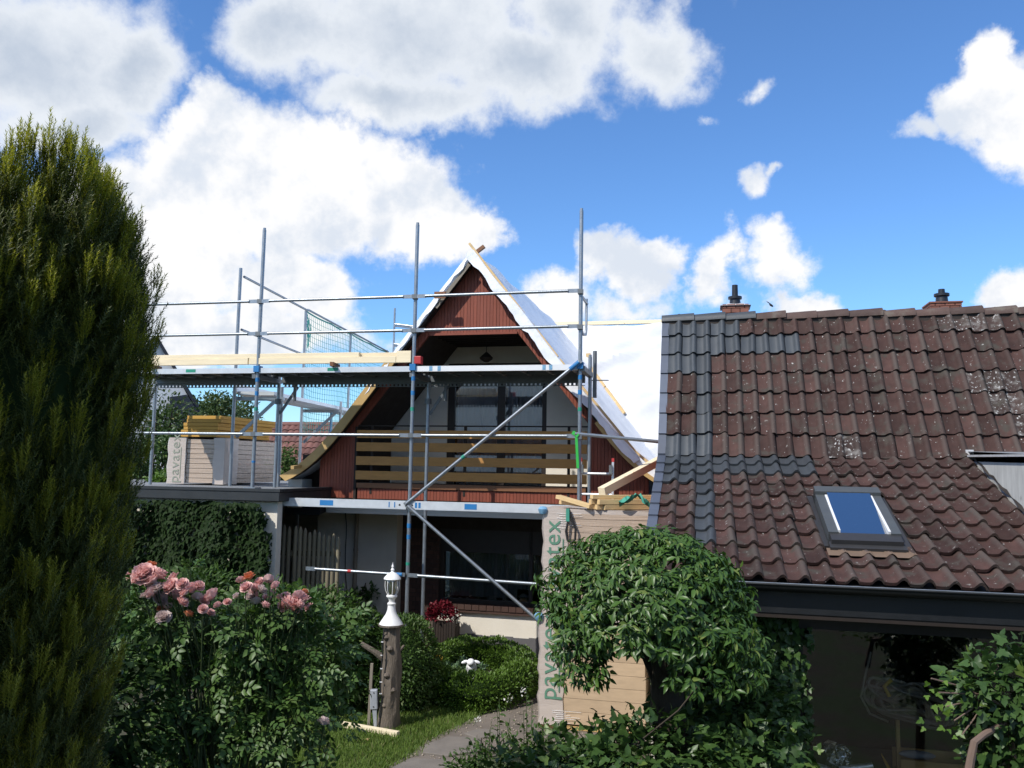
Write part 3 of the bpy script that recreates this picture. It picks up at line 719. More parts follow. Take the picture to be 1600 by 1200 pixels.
# ------------------------------------------------------------------ tiled outbuilding on the right
bld = thing('tiled_outbuilding', 'low outbuilding on the right with weathered brown pantile roof and dark glazed front', 'outbuilding', B.w(1.5, -2.5, 0))
EZ, KD, KZ, RD, RZ = 2.13, -3.0, 3.20, -4.20, 5.09
VS, VE = -1.98, 4.2
def rp(s_, q, lift=0.0):
    """q: 0 eaves, 1 kink, 2 ridge"""
    if q <= 1: d, z, dd, zz = KD * q, EZ + (KZ - EZ) * q, KD, KZ - EZ
    else: d, z, dd, zz = KD + (RD - KD) * (q - 1), KZ + (RZ - KZ) * (q - 1), RD - KD, RZ - KZ
    L = math.hypot(dd, zz); return B.w(s_, d + lift * zz / L, z - lift * dd / L)
CH = 1.47      # where the dormer cheek cuts into the lower slope
roof = MB()
for q0, q1, s0, s1 in ((0, 1, VS, VE), (1, 2, VS, VE)):
    roof.add([rp(s0, q0), rp(s1, q0), rp(s1, q1), rp(s0, q1)] + [rp(s0, q0, -.12), rp(s1, q0, -.12), rp(s1, q1, -.12), rp(s0, q1, -.12)], [(0, 1, 2, 3), (4, 7, 6, 5), (0, 4, 5, 1), (1, 5, 6, 2), (2, 6, 7, 3), (3, 7, 4, 0)])
roof.add([B.w(VS, RD, RZ), B.w(VE, RD, RZ), B.w(VE, -7.2, 2.4), B.w(VS, -7.2, 2.4)], [(0, 1, 2, 3)])
roof = roof.build('roof', 'black', bld)
# one pantile: pan on the left, roll on the right
TW = .187
def tile_mesh(name, L, m):
    prof = []
    for i in range(11):
        t = i / 10
        h = -.007 * math.sin(math.pi * t / .55) if t < .55 else .044 * math.sin(math.pi * (t - .55) / .45) ** .8
        prof.append((t * TW * 1.0, h))
    vs = []
    for y, lf in ((0, .046), (L, .012)):
        for x, h in prof: vs.append((x, y, h + lf))
    for x, h in prof: vs.append((x, .004, h + .018))
    k = len(prof); fs = [(i, i + 1, k + i + 1, k + i) for i in range(k - 1)] + [(2 * k + i, 2 * k + i + 1, i + 1, i) for i in range(k - 1)]
    me = bpy.data.meshes.new(name); me.from_pydata(vs, [], fs); me.update(); me.materials.append(MT[m]); me.shade_smooth()
    try: me.set_sharp_from_angle(angle=R(50))
    except Exception: pass
    return me, vs, fs
NU, NL = 7, 10
LU = math.hypot(RD - KD, RZ - KZ) / NU; LL = math.hypot(KD, KZ - EZ) / NL
TL = max(LU, LL) + .05
me_old, tvs, tfs = tile_mesh('tile', TL, 'tile_old'); me_new = tile_mesh('tile', TL, 'tile_new')[0]; me_lich = tile_mesh('tile', TL, 'tile_lichen')[0]
NEW = {0: range(0, 5), 1: range(0, 9), 2: range(0, 3), 3: [2], 4: [2], 5: [2], 6: range(0, 3), 7: range(0, 9), 8: range(0, 9), 9: range(0, 3)}
for r_ in range(10, 17): NEW[r_] = [2]
cells = []
SKY = [(-.42, -1.80), (.30, -.50)]     # roof window: s and d range
for r_ in range(NU + NL):
    q = 2 - (r_ + 1) / NU if r_ < NU else 1 - (r_ - NU + 1) / NL
    dq = (1 / NU) if r_ < NU else 1 / NL
    for c in range(int((VE - VS - .06) / TW)):
        s_ = VS + .075 + c * TW
        p = rp(s_, q); up = (rp(s_, q + dq) - p).normalized(); nn_ = B.e.cross(up)
        dmid = (rp(s_, q + dq / 2) - B.o).dot(B.n)
        if r_ >= NU and SKY[0][0] - .13 < s_ < SKY[1][0] - .03 and SKY[0][1] - .04 < dmid < SKY[1][1] + .02: continue
        if r_ >= NU and s_ + TW > CH + .13: continue
        mt = Matrix((B.e, up, nn_)).transposed()
        mt = mt @ Matrix.Rotation(random.gauss(0, .016), 3, 'Z') @ Matrix.Rotation(random.gauss(0, .013), 3, 'X') @ Matrix.Rotation(random.gauss(0, .014), 3, 'Y')
        if random.random() < .012: mt = mt @ Matrix.Rotation(random.uniform(.03, .06), 3, 'X')
        p = p + B.e * random.gauss(0, .004) + up * random.gauss(0, .008) + nn_ * abs(random.gauss(0, .004))
        M4 = Matrix.Translation(p) @ mt.to_4x4()
        q_ = p + B.e * TW / 2 - _C; w_ = q_.dot(_F); pxx = 800 + FPX * q_.dot(_R) / w_; pyy = 600 - FPX * q_.dot(_U) / w_
        hidden = pxx > 1620 or (((pxx - 1005) / 160) ** 2 + ((pyy - 935) / 120) ** 2 < .8)
        cells.append([(2 if hidden else 1, w_), r_, c, M4])
LICH = {(0, 18), (0, 19), (0, 20), (0, 21), (3, 19), (3, 20), (3, 21), (4, 20), (4, 21), (5, 21)}
for ce in cells:
    if ce[0][0] == 1 and (ce[2] in NEW.get(ce[1], ()) or (ce[1], ce[2]) in LICH): ce[0] = (0, ce[0][1])
cells.sort(key=lambda x: x[0])
rest = MB(); norg = Matrix.Translation(-ORG[bld])
for i, (key, r_, c, M4) in enumerate(cells):
    if i < 300:
        me = me_new if c in NEW.get(r_, ()) else (me_lich if (r_, c) in LICH or (random.random() < .03 and c > 9 and r_ < 9) else me_old)
        o = bpy.data.objects.new('tile', me); COL.objects.link(o); o.parent = roof; o.matrix_local = norg @ M4
    else:
        rest.add([M4 @ Vector(v) for v in tvs], tfs)
rest.build('further_tiles', 'tile_rest', roof, smooth=True, kind='stuff')
# verge tiles
for r_ in range(NU + NL):
    q = 2 - (r_ + 1) / NU if r_ < NU else 1 - (r_ - NU + 1) / NL
    dq = (1 / NU) if r_ < NU else 1 / NL
    v = MB()
    a0, a1 = rp(VS, q, .05), rp(VS, q + dq * 1.04, .03)
    b0, b1 = rp(VS, q, -.10), rp(VS, q + dq * 1.04, -.12)
    wv_ = B.e * .085; th = B.e * -.012
    v.add([a0 + th, a0 + wv_, a1 + wv_, a1 + th, b0 + th, b0 + wv_ * .2, b1 + wv_ * .2, b1 + th], [(0, 1, 2, 3), (0, 3, 7, 4), (4, 5, 1, 0), (1, 5, 6, 2), (3, 2, 6, 7)])
    v.build('verge_tile', 'verge', roof)
# ridge tiles
a = VS - .02; k = 0
while a < VE:
    L = .40 + random.uniform(-.02, .02); tl = random.gauss(0, .022); dzr = random.uniform(-.008, .012)
    v = MB(); vs = []
    for e_, zz, rr_ in ((0, tl * -L / 2 + dzr, .115), (L + .03, tl * L / 2 + dzr + .012, .132)):
        for j in range(9):
            t = math.pi * j / 8 * 1.06 - .09
            vs.append(B.w(a + e_, RD - .03 + rr_ * math.cos(t), RZ - .015 + zz + rr_ * .82 * math.sin(t)))
    base = len(vs)
    v.add(vs, [(j, j + 1, 9 + j + 1, 9 + j) for j in range(8)] + [tuple(range(9)), tuple(range(17, 8, -1))])
    v.build('ridge_tile', 'tile_new' if k < 3 else 'ridge_old', roof, smooth=True); a += L; k += 1
# mortar line under ridge
MB().fbox(B, VS + .03, VE, RD - .12, RD + .07, RZ - .10, RZ + .02).build('ridge_bedding', 'mortar_dark', roof)
# chimneys with flue pipes
def chimney(s0, s1, ztop, zpipe, white):
    ch = MB(); d0, d1 = -4.95, -4.95 - .40
    ch.fbox(B, s0 + .01, s1 - .01, d0 - .01, d1 + .01, 4.0, ztop)
    co = MB(); z = ztop - .5; r_ = 0
    ch = ch.build('chimney', 'mortar_dark', bld)
    while z < ztop - .01:
        x = s0 - (.06 if r_ % 2 else 0)
        while x < s1:
            co.fbox(B, max(x, s0) + .003, min(x + .12, s1) - .003, d0, d1, z, z + .058); x += .125
        z += .066; r_ += 1
    o_ = co.build('brick_courses', 'chimney', ch); o_['kind'] = 'stuff'
    cm = (s0 + s1) / 2
    cap = MB()
    if white: cap.add([B.w(s0 - .03, d0 + .02, ztop), B.w(s1 + .03, d0 + .02, ztop), B.w(s1 + .03, d1, ztop), B.w(s0 - .03, d1, ztop), B.w(cm - .08, -5.15, ztop + .075), B.w(cm + .08, -5.15, ztop + .075)], [(0, 1, 5, 4), (1, 2, 5), (2, 3, 4, 5), (3, 0, 4)])
    else: cap.fbox(B, s0 - .01, s1 + .012, d0 + .012, d1 - .012, ztop, ztop + .02)
    cap.build('chimney_cap', 'lead' if white else 'chimney', ch)
    pp = MB().lathe(B.w(cm, -5.15, ztop), [(.085, .02), (.075, .12), (.10, .13), (.10, .165), (.045, .175), (.042, zpipe - ztop)], 16)
    pp.build('flue_pipe', 'black_pipe', ch, smooth=True)
chimney(-1.17, -.80, 5.43, 5.77, True)
chimney(1.60, 2.0, 5.39, 5.62, False)
# gutter
gt = MB(); vs = []
for s_ in (VS - .05, VE):
    for j in range(9):
        t = math.pi + math.pi * j / 8
        vs.append(B.w(s_, .055 + .062 * math.cos(t), EZ + .005 + .062 * math.sin(t)))
gt.add(vs, [(j, j + 1, 9 + j + 1, 9 + j) for j in range(8)])
gt.tube(B.w(VS - .05, .118, EZ + .008), B.w(VE, .118, EZ + .008), .009, 8)
gt.build('gutter', 'gutter', bld, smooth=True)
MB().tube(B.w(VS - .05, .122, EZ + .018), B.w(VE, .122, EZ + .018), .005, 6).build('gutter_bead', 'steel', bld)
MB().fbox(B, VS, VE, -.06, -.02, EZ - .24, EZ - .06).build('fascia', 'gutter', bld)
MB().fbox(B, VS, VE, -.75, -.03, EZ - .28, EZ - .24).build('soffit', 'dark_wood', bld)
# roof window
def lp(s_, d, lift): return rp(s_, d / KD, lift)
def lbox(mb, s0, s1, d0, d1, l0, l1):
    vs = [lp(s_, d, l) for l in (l0, l1) for d in (d0, d1) for s_ in (s0, s1)]
    return mb.add(vs, [(0, 2, 3, 1), (4, 5, 7, 6), (0, 1, 5, 4), (2, 6, 7, 3), (0, 4, 6, 2), (1, 3, 7, 5)])
s0, s1, d0, d1 = -.36, .25, -1.74, -.74
fr_ = MB(); lbox(fr_, s0, s0 + .085, d1, d0, .02, .135); lbox(fr_, s1 - .085, s1, d1, d0, .02, .135); lbox(fr_, s0, s1, d0, d0 + .14, .02, .17); 
fr_ = fr_.build('roof_window', 'grey_cover', bld)
f2 = MB(); lbox(f2, s0 + .01, s1 - .01, d1 - .02, d1 + .13, .02, .12); lbox(f2, s0 - .01, s1 + .01, d1 + .08, d1 + .20, .015, .08); f2.build('bottom_cover', 'dark_grey_cover', fr_)
f2 = MB(); lbox(f2, s0 + .085, s0 + .105, d1 - .02, d0 + .16, .10, .145); lbox(f2, s1 - .105, s1 - .085, d1 - .02, d0 + .16, .10, .145); f2.build('glazing_bar', 'alu_white', fr_)
f2 = MB(); f2.add([lp(a_, d_, l_) for l_, o_ in ((0, 0), (1, 0)) for d_, l_ in ((d1 - .02, .085 + .01 * l_), (d0 + .14, .155 + .01 * l_)) for a_ in (s0 + .105, s1 - .105)], [(0, 2, 3, 1), (4, 5, 7, 6), (0, 1, 5, 4), (2, 6, 7, 3), (0, 4, 6, 2), (1, 3, 7, 5)]); f2.build('pane', 'glass_sky', fr_)
f2 = MB(); lbox(f2, s0 + .08, s1 - .08, d1 - .02, d0 + .16, .03, .05); f2.build('blind', 'room_dark', fr_)
f2 = MB(); lbox(f2, s0 - .07, s0 - .005, d1 + .1, d0 - .04, .01, .045); lbox(f2, s1 + .005, s1 + .07, d1 + .1, d0 - .04, .01, .045); f2.build('side_flashing', 'dark_grey_cover', fr_)
ap = MB(); vs = []
for i in range(33):
    s_ = s0 - .04 + (s1 - s0 + .10) * i / 32
    t = ((s_ - VS - .075) / TW) % 1; h = .036 * math.sin(math.pi * (t - .55) / .45) if t > .55 else 0
    vs += [lp(s_, d1 + .16, .055), lp(s_, d1 + .30, .055 + h)]
ap.add(vs, [(2 * i, 2 * i + 2, 2 * i + 3, 2 * i + 1) for i in range(32)]); ap.build('apron_flashing', 'apron', fr_)
# dormer with pale cheek at the right
dm = MB(); dm.add([B.w(CH, KD - .05, KZ - .02), B.w(CH, .0, EZ), B.w(CH, .0, KZ - .06), B.w(CH, KD - .05, KZ + .0)] + [B.w(VE, KD - .05, KZ - .02), B.w(VE, .0, EZ), B.w(VE, .0, KZ - .06), B.w(VE, KD - .05, KZ)], [(0, 1, 2, 3), (1, 5, 6, 2), (4, 7, 6, 5), (3, 2, 6, 7)])
dm = dm.build('dormer', 'cheek', bld)
tm = MB(); tm.beam(B.w(CH - .02, KD + .05, KZ + .060), B.w(CH - .02, .02, KZ + .02), .05, .022); tm.fbox(B, CH - .05, CH + .03, KD - .015, KD + .05, KZ + .02, KZ + .13)
tm.build('dormer_trim', 'lead', dm)
fl = MB(); vs = []
for i in range(25):
    q = 1 - i / 24; w_ = .015 + .012 * math.sin(i * 1.7)
    vs += [rp(CH - w_, q, .085), rp(CH - .004, q, .105 + .015 * math.sin(i * 2.3))]
fl.add(vs, [(2 * i, 2 * i + 2, 2 * i + 3, 2 * i + 1) for i in range(24)]); fl.build('cheek_flashing', 'mortar_dark', dm)
dr = MB(); dr.add([B.w(CH - .03, .1, KZ), B.w(VE, .1, KZ), B.w(VE, KD - .2, KZ + .12), B.w(CH - .03, KD - .2, KZ + .12)], [(0, 1, 2, 3)]); dr.build('dormer_roof', 'flatroof', dm)
# front: posts, glazing, dark workshop room behind
wl = MB(); wl.fbox(BF, VS + .52, -.30, -.62, -.50, 0, EZ - .24); wl.fbox(BF, VS + .52, VS + .64, -6.9, -.62, 0, 1.95); wl.fbox(BF, 1.72, VE + .46, -.62, -.50, 0, EZ - .24)
wl.build('wall', 'grey_render', bld)
gb = MB(); q = [B.w(VS + .05, -.3, 1.9), B.w(VS + .05, -6.9, 2.3), B.w(VS + .05, RD, RZ - .15), B.w(VS + .05, KD, KZ - .13)]; gb.add(q, [(0, 1, 2, 3)]); gb.build('gable_wall', 'red_clad', bld)
MB().fbox(BF, -.30, -.21, -.56, -.42, 0, EZ - .26).build('post', 'post_white', bld, bevel=.008)
MB().fbox(BF, 1.63, 1.74, -.56, -.42, 0, EZ - .26).build('post', 'post_white', bld, bevel=.008)
wf = MB(); wf.fbox(BF, -.21, 1.63, -.54, -.46, 1.70, EZ - .27); wf.fbox(BF, -.21, -.16, -.54, -.46, .2, 1.70); wf.fbox(BF, 1.58, 1.63, -.54, -.46, .2, 1.70); wf.fbox(BF, -.21, 1.63, -.54, -.46, 0, .2)
wf = wf.build('workshop_window', 'window_dark', bld)
MB().fbox(BF, -.16, 1.58, -.505, -.497, .2, 1.70).build('pane', 'glass_shop', wf)
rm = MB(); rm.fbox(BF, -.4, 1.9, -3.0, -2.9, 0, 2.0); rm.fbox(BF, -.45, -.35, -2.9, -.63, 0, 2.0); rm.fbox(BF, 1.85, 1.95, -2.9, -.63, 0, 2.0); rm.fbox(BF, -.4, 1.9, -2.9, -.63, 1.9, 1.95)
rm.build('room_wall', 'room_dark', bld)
tag(MB().fbox(BF, -.12, 1.56, -1.5, -.60, .38, .44).fbox(BF, -.1, -.04, -1.45, -.65, 0, .38).fbox(BF, 1.48, 1.54, -1.45, -.65, 0, .38).build('workbench', 'bench'), 'low dark workbench behind the workshop glass', 'bench')

for k in range(14):
    a_ = -.55 + k * .13 + random.uniform(-.04, .04); r_ = random.uniform(.03, .07); p_ = H.w(a_, -1.22 + random.uniform(-.08, .1), .012 + r_ * .35)
    m_ = MB(); vs_ = [Vector((random.uniform(.7, 1.1) * x, random.uniform(.7, 1.1) * y, random.uniform(.5, .8) * z)) * r_ for x, y, z in ((1, 0, 0), (0, 1, 0), (-1, 0, 0), (0, -1, 0), (0, 0, .8), (0, 0, -.5))]
    m_.add([p_ + v for v in vs_], [(0, 1, 4), (1, 2, 4), (2, 3, 4), (3, 0, 4), (1, 0, 5), (2, 1, 5), (3, 2, 5), (0, 3, 5)])
    tag(m_.build('rubble', ['plinth', 'brick_dark', 'stone'][k % 3]), 'lump of broken rubble on the gravel strip at the foot of the cream wall', 'rubble', 'rubble at the foot of the wall')

# ------------------------------------------------------------------ flat-roofed garage
gar = thing('garage', 'flat-roofed garage with black roof edge and ivy-covered wall', 'garage', S.w(-5, -2, 0))
GZ = 2.68
w = MB(); w.fbox(S, -8.5, -1.86, .08, .22, 0, GZ - .17); w.fbox(S, -8.5, -8.1, -6, .08, 0, GZ - .17); w.fbox(S, -8.1, -3.6, -6, -5.7, 0, GZ - .17); w.build('wall', 'cream', gar)
w = MB(); w.fbox(S, -8.55, -1.77, -6.1, .35, GZ - .16, GZ - .03); w.build('fascia', 'bitumen', gar, bevel=.01)
w = MB(); w.fbox(S, -8.56, -1.76, .27, .36, GZ - .028, GZ + .012); w.fbox(S, -1.84, -1.755, -6.1, .268, GZ - .028, GZ + .012); w.build('edge_trim', 'bitumen', gar)
w = MB(); w.fbox(S, -8.5, -1.845, -6.1, .265, GZ - .027, GZ - .006); w.build('roofing', 'flatroof', gar)

# ------------------------------------------------------------------ front scaffold
sc = thing('scaffold', 'galvanised tube scaffold with plank decks across the gable front', 'scaffold', S.w(-1, -.35, 0))
def std(s_, d, z0, z1, r_=.0265):
    m = MB(); m.tube(S.w(s_, d, z0), S.w(s_, d, z1), r_, 12); m.tube(S.w(s_, d, z1 - .22), S.w(s_, d, z1 + .03), r_ * .8, 12)
    o_ = m.build('standard', 'steel', sc, smooth=True); return o_
def mark(par, s_, d, z, m, h=.06, r_=.0285):
    MB().tube(S.w(s_, d, z), S.w(s_, d, z + h), r_, 12).build('marker_band', m, par, smooth=True)
P0 = std(-4.62, 0, GZ, 6.47); P1 = std(-2.39, 0, GZ, 6.48); P2 = std(0, 0, .1, 6.44); P3 = std(2.335, 0, .1, 6.52)
I1 = std(-2.44, -.73, GZ, 4.45); I2 = std(-.02, -.73, .1, 4.47); I3 = std(2.37, -.73, .1, 4.62); I0 = std(-4.6, -.73, GZ, 4.45)
for par, s_ in ((P1, -2.39), (P2, 0), (P3, 2.335)):
    mark(par, s_, 0, 4.22, 'blue'); mark(par, s_, 0, 4.02, 'blue'); mark(par, s_, 0, 3.80, 'green_tag', .05)
mark(P2, 0, 0, 2.20, 'blue'); mark(P2, 0, 0, 2.05, 'blue'); mark(P2, 0, 0, 1.70, 'green_tag', .04); mark(P1, -2.39, 0, 3.05, 'blue', .03)
for par, s_, d, z in ((P2, 0, 0, .0), (P3, 2.335, 0, 0), (I2, -.02, -.73, 0), (I3, 2.37, -.73, 0)):
    MB().fbox(S, s_ - .08, s_ + .08, d - .08, d + .08, 0.012, .026).tube(S.w(s_, d, .02), S.w(s_, d, .2), .018, 10).build('base_jack', 'steel', par)
for par, s_, d, z in ((P1, -2.39, 0, GZ), (P0, -4.62, 0, GZ)):
    MB().fbox(S, s_ - .09, s_ + .09, d - .09, d + .09, z - .004, z + .02).build('base_plate', 'steel', par)
def rail_(s0, z0, s1, z1, d=0.05, r_=.0215, m='steel', d1=None, flat=True, name='guardrail'):
    d1 = d if d1 is None else d1
    q = MB(); a, b = S.w(s0, d, z0), S.w(s1, d1, z1); u = (b - a).normalized()
    if flat:
        q.tube(a + u * .16, b - u * .16, r_, 10)
        q.beam(a + u * .02, a + u * .17, .012, .052); q.beam(b - u * .17, b - u * .02, .012, .052)
    else: q.tube(a, b, r_, 10)
    return q.build(name, m, sc, smooth=True)
for z in (5.40, 4.92, 3.46):
    rail_(-4.62, z, -2.39, z); rail_(-2.39, z, 0, z); rail_(0, z, 2.335, z + .01)
r_ = rail_(-1.50, 1.60, 0, 1.575); rail_(0, 1.575, 2.335, 1.53)
MB().tube(S.w(-.16, .05, 1.577), S.w(-.06, .05, 1.577), .026, 10).build('coupler', 'blue', r_)
MB().tube(S.w(-.85, .05, 1.589), S.w(-.80, .05, 1.589), .0235, 10).build('marker_band', 'red', r_)
rail_(2.28, 3.50, 3.9, 3.37, .06, .024, d1=-.35, flat=False)
# couplers at every crossing
for s_, par in ((-2.39, P1), (0, P2), (2.335, P3)):
    for z in (5.40, 4.92, 3.46):
        c = MB(); c.tube(S.w(s_, 0, z - .035), S.w(s_, 0, z + .035), .036, 10); c.fbox(S, s_ - .035, s_ + .035, .0, .06, z - .03, z + .03)
        c.build('coupler', 'steel_dull', par)
for s_, par in ((0, P2), (2.335, P3), (-2.39, P1)):
    c = MB(); c.fbox(S, s_ - .04, s_ + .045, -.06, .06, 4.36, 4.45); c.build('coupler', 'blue', par)
# braces
def brace(a, b):
    q = MB(); pa, pb = S.w(a[0], .075, a[1]), S.w(b[0], .075, b[1]); u = (pb - pa).normalized()
    q.tube(pa, pb, .024, 10); q.beam(pa - u * .03, pa + u * .1, .014, .06); q.beam(pb - u * .1, pb + u * .03, .014, .06)
    return q.build('brace', 'steel', sc, smooth=True)
b1 = brace((2.335, 4.45), (-.02, 2.53)); b2 = brace((.0, 2.50), (2.34, .68))
MB().tube(S.w(2.21, .075, 4.35), S.w(2.33, .075, 4.445), .03, 10).build('coupler', 'blue', b1)
MB().tube(S.w(.75, .075, 3.158), S.w(.79, .075, 3.19), .0265, 10).build('marker_band', 'green_tag', b1)
# ledger profile at the lower level
ld = MB()
for s0, s1 in ((-2.02, -.03), (.03, 2.30)):
    ld.fbox(S, s0, s1, .045, .065, 2.46, 2.56); ld.fbox(S, s0, s1, .0, .064, 2.452, 2.462); ld.fbox(S, s0, s1, .0, .064, 2.558, 2.566)
ld = ld.build('ledger', 'steel_light', sc)
for s0, s1 in ((-1.30, -1.10), (.80, .97), (.10, .13), (.15, .18), (-.20, -.185), (-.28, -.265)):
    MB().fbox(S, s0, s1, .0652, .0672, 2.475, 2.548).build('sticker', 'blue', ld)
for s0 in (-.12, .06):
    MB().tube(S.w(s0, .0655, 2.51), S.w(s0, .0675, 2.51), .014, 10).build('bolt_hole', 'black', ld)
# decks
def deck(s0, s1, m_edge):
    z1 = 4.42
    e = MB(); e.fbox(S, s0 + .03, s1 - .03, -.02, .03, z1 - .075, z1); e = e.build('deck', m_edge, sc)
    u = MB(); u.fbox(S, s0 + .03, s1 - .03, -.66, -.02, z1 - .022, z1 - .004)
    for k in range(7): u.fbox(S, s0 + .08 + (s1 - s0 - .2) * k / 6, s0 + .12 + (s1 - s0 - .2) * k / 6, -.655, -.021, z1 - .075, z1 - .023)
    u.fbox(S, s0 + .03, s1 - .03, -.345, -.33, z1 - .085, z1 - .0225); u.build('deck_plate', 'steel_dull', e)
    f_ = MB(); f_.fbox(S, s0 + .03, s1 - .03, -.72, -.662, z1 - .145, z1 - .035); f_.build('edge_profile', 'steel_dull', e)
    h_ = MB(); k = s0 + .06
    h_.fbox(S, s0 + .03, s1 - .03, -.70, -.696, z1 - .215, z1 - .205); h_.fbox(S, s0 + .03, s1 - .03, -.70, -.696, z1 - .175, z1 - .145)
    while k < s1 - .06: h_.fbox(S, k, k + .034, -.70, -.696, z1 - .205, z1 - .175); k += .062
    h_.build('perforated_lip', 'steel_dull', e)
    return e
d1_ = deck(-4.62, -2.39, 'steel_light'); d2_ = deck(-2.39, 0, 'steel_light'); d3_ = deck(0, 2.335, 'alu_white')
for s0 in (.24, .36, 1.83, 1.92): MB().fbox(S, s0, s0 + .045, .0302, .0322, 4.352, 4.418).build('sticker', 'cap_blue', d3_)
for s0, par in ((-3.55, d1_), (-1.28, d2_)): MB().fbox(S, s0, s0 + .16, .0302, .0322, 4.365, 4.41).build('sticker', 'green_tag', par)
MB().fbox(S, .02, .12, -.05, .045, 4.45, 4.56).build('end_stop', 'red', d3_, bevel=.01)
# end guard frame on the right
eg = MB(); A = [S.w(2.335, -.03, 5.36), S.w(2.335, -.62, 5.36)]
eg.tube(A[0], A[1], .02, 10)
U_ = [S.w(2.335, -.06, 5.34), S.w(2.335, -.06, 4.98), S.w(2.335, -.10, 4.90), S.w(2.335, -.22, 4.86), S.w(2.335, -.50, 4.90), S.w(2.335, -.55, 4.98), S.w(2.335, -.56, 5.42)]
eg.path(U_, .019, 8); eg.build('end_guard', 'steel', sc, smooth=True)
eb = MB(); eb.fbox(S, 2.33, 2.40, -.78, .03, 4.33, 4.40); eb.tube(S.w(2.42, -.86, 4.05), S.w(2.42, -.86, 4.72), .03, 10); eb.tube(S.w(2.37, -.86, 4.30), S.w(2.62, -.86, 4.30), .008, 6); eb.build('end_transom', 'steel_dull', sc)
for s_ in (-.02, -2.44):
    cb = MB(); cb.fbox(S, s_ - .03, s_ + .03, -.78, .02, 4.27, 4.33); cb.tube(S.w(s_, -.73, 3.95), S.w(s_, -.73, 4.03), .05, 10); cb.beam(S.w(s_ + .02, -.75, 3.80), S.w(s_ + .28, -.80, 4.22), .03, .04); cb.tube(S.w(s_ + .26, -.75, 4.0), S.w(s_ + .26, -.75, 4.48), .025, 10)
    cb.build('bracket', 'steel_dull', sc)
# ribbon tied to the standard
MB().beam(S.w(2.25, .05, 3.52), S.w(2.33, .06, 3.47), .03, .05).beam(S.w(2.30, .06, 3.47), S.w(2.325, .06, 3.05), .008, .035, B.e).build('ribbon', mat('green_ribbon', (.03, .40, .06), .5), sc)

# toe planks lying on the deck
for i, (s0, s1, d0, d1, z0, z1, lab) in enumerate((
        (-4.60, -2.55, -.03, .02, 4.475, 4.565, 'lower pale pine plank on the scaffold edge left of the middle tube'),
        (-2.53, -.26, -.03, .02, 4.475, 4.565, 'lower pale pine plank on the scaffold edge above the green tag'),
        (-.255, -.04, -.03, .018, 4.476, 4.64, 'short pale pine offcut at the end of the plank stack by the gable'),
        (-4.60, -.82, -.05, .008, 4.567, 4.632, 'long upper pale pine plank lying along the scaffold edge'),
        (-2.4, -.265, -.12, -.055, 4.50, 4.63, 'rear pale pine plank behind the scaffold edge planks'))):
    tag(MB().fbox(S, s0, s1, d0, d1, z0, z1).build('plank', 'pine_pale', bevel=.003), lab, 'plank', 'planks stacked along the scaffold edge')
for s_, lab in ((-4.15, 'small brown wooden wedge under the planks near the yew'), (-1.22, 'small brown wooden wedge under the planks left of the gable')):
    tag(MB().beam(S.w(s_, -.2, 4.452), S.w(s_ + .05, .14, 4.452), .05, .06).build('wedge', 'brown_board'), lab, 'wedge', 'wedges under the planks')

# ------------------------------------------------------------------ side scaffold along the left eaves, with net
q0, q1 = Vector((-4.38, 13.1, 0)), Vector((-3.25, 22.0, 0)); du = (q1 - q0).normalized(); dn_ = Vector((du.y, -du.x, 0))
ss = thing('side_scaffold', 'tube scaffold with bracket deck running back along the left eaves', 'scaffold', q0 + du * 3)
def sp(k, off, z): return q0 + du * k + dn_ * off + Z * z
for k, z0, z1 in ((0, GZ, 6.15), (2.85, 0, 6.0), (5.6, 0, 6.02), (8.6, 0, 6.05)):
    MB().tube(sp(k, 0, z0), sp(k, 0, z1), .0265, 10).build('standard', 'steel', ss, smooth=True)
    MB().tube(sp(k + .15, .72, GZ if k == 0 else 0), sp(k + .15, .72, 4.25), .0265, 10).build('standard', 'steel', ss, smooth=True)
for k0, k1 in ((0.05, 2.85), (2.85, 5.6), (5.6, 8.6)):
    MB().tube(sp(k0, .04, 6.02), sp(k1, .04, 6.0), .021, 8).build('guardrail', 'steel', ss, smooth=True)
    if k0 < 1: MB().tube(sp(k0, .04, 5.16), sp(k1, .04, 5.12), .021, 8).build('guardrail', 'steel', ss, smooth=True)
    u = MB()
    for j in range(2): u.beam(sp(k0, .18 + j * .31, 4.14), sp(k1, .18 + j * .31, 4.14), .29, .06)
    u.build('deck', 'steel_light', ss)
    MB().beam(sp(k0, .0, 4.22), sp(k1, .0, 4.22), .03, .14).build('toe_board', 'alu', ss)
for k in (0.1, 2.95, 5.7):
    br = MB(); br.beam(sp(k, -.05, 4.06), sp(k, .78, 4.06), .05, .06); br.beam(sp(k, .02, 3.45), sp(k, .66, 4.05), .045, .045); br.build('bracket', 'steel', ss)
MB().tube(sp(3.1, .5, 0), sp(3.1, .5, 4.05), .024, 8).build('standard', 'cap_blue', ss)
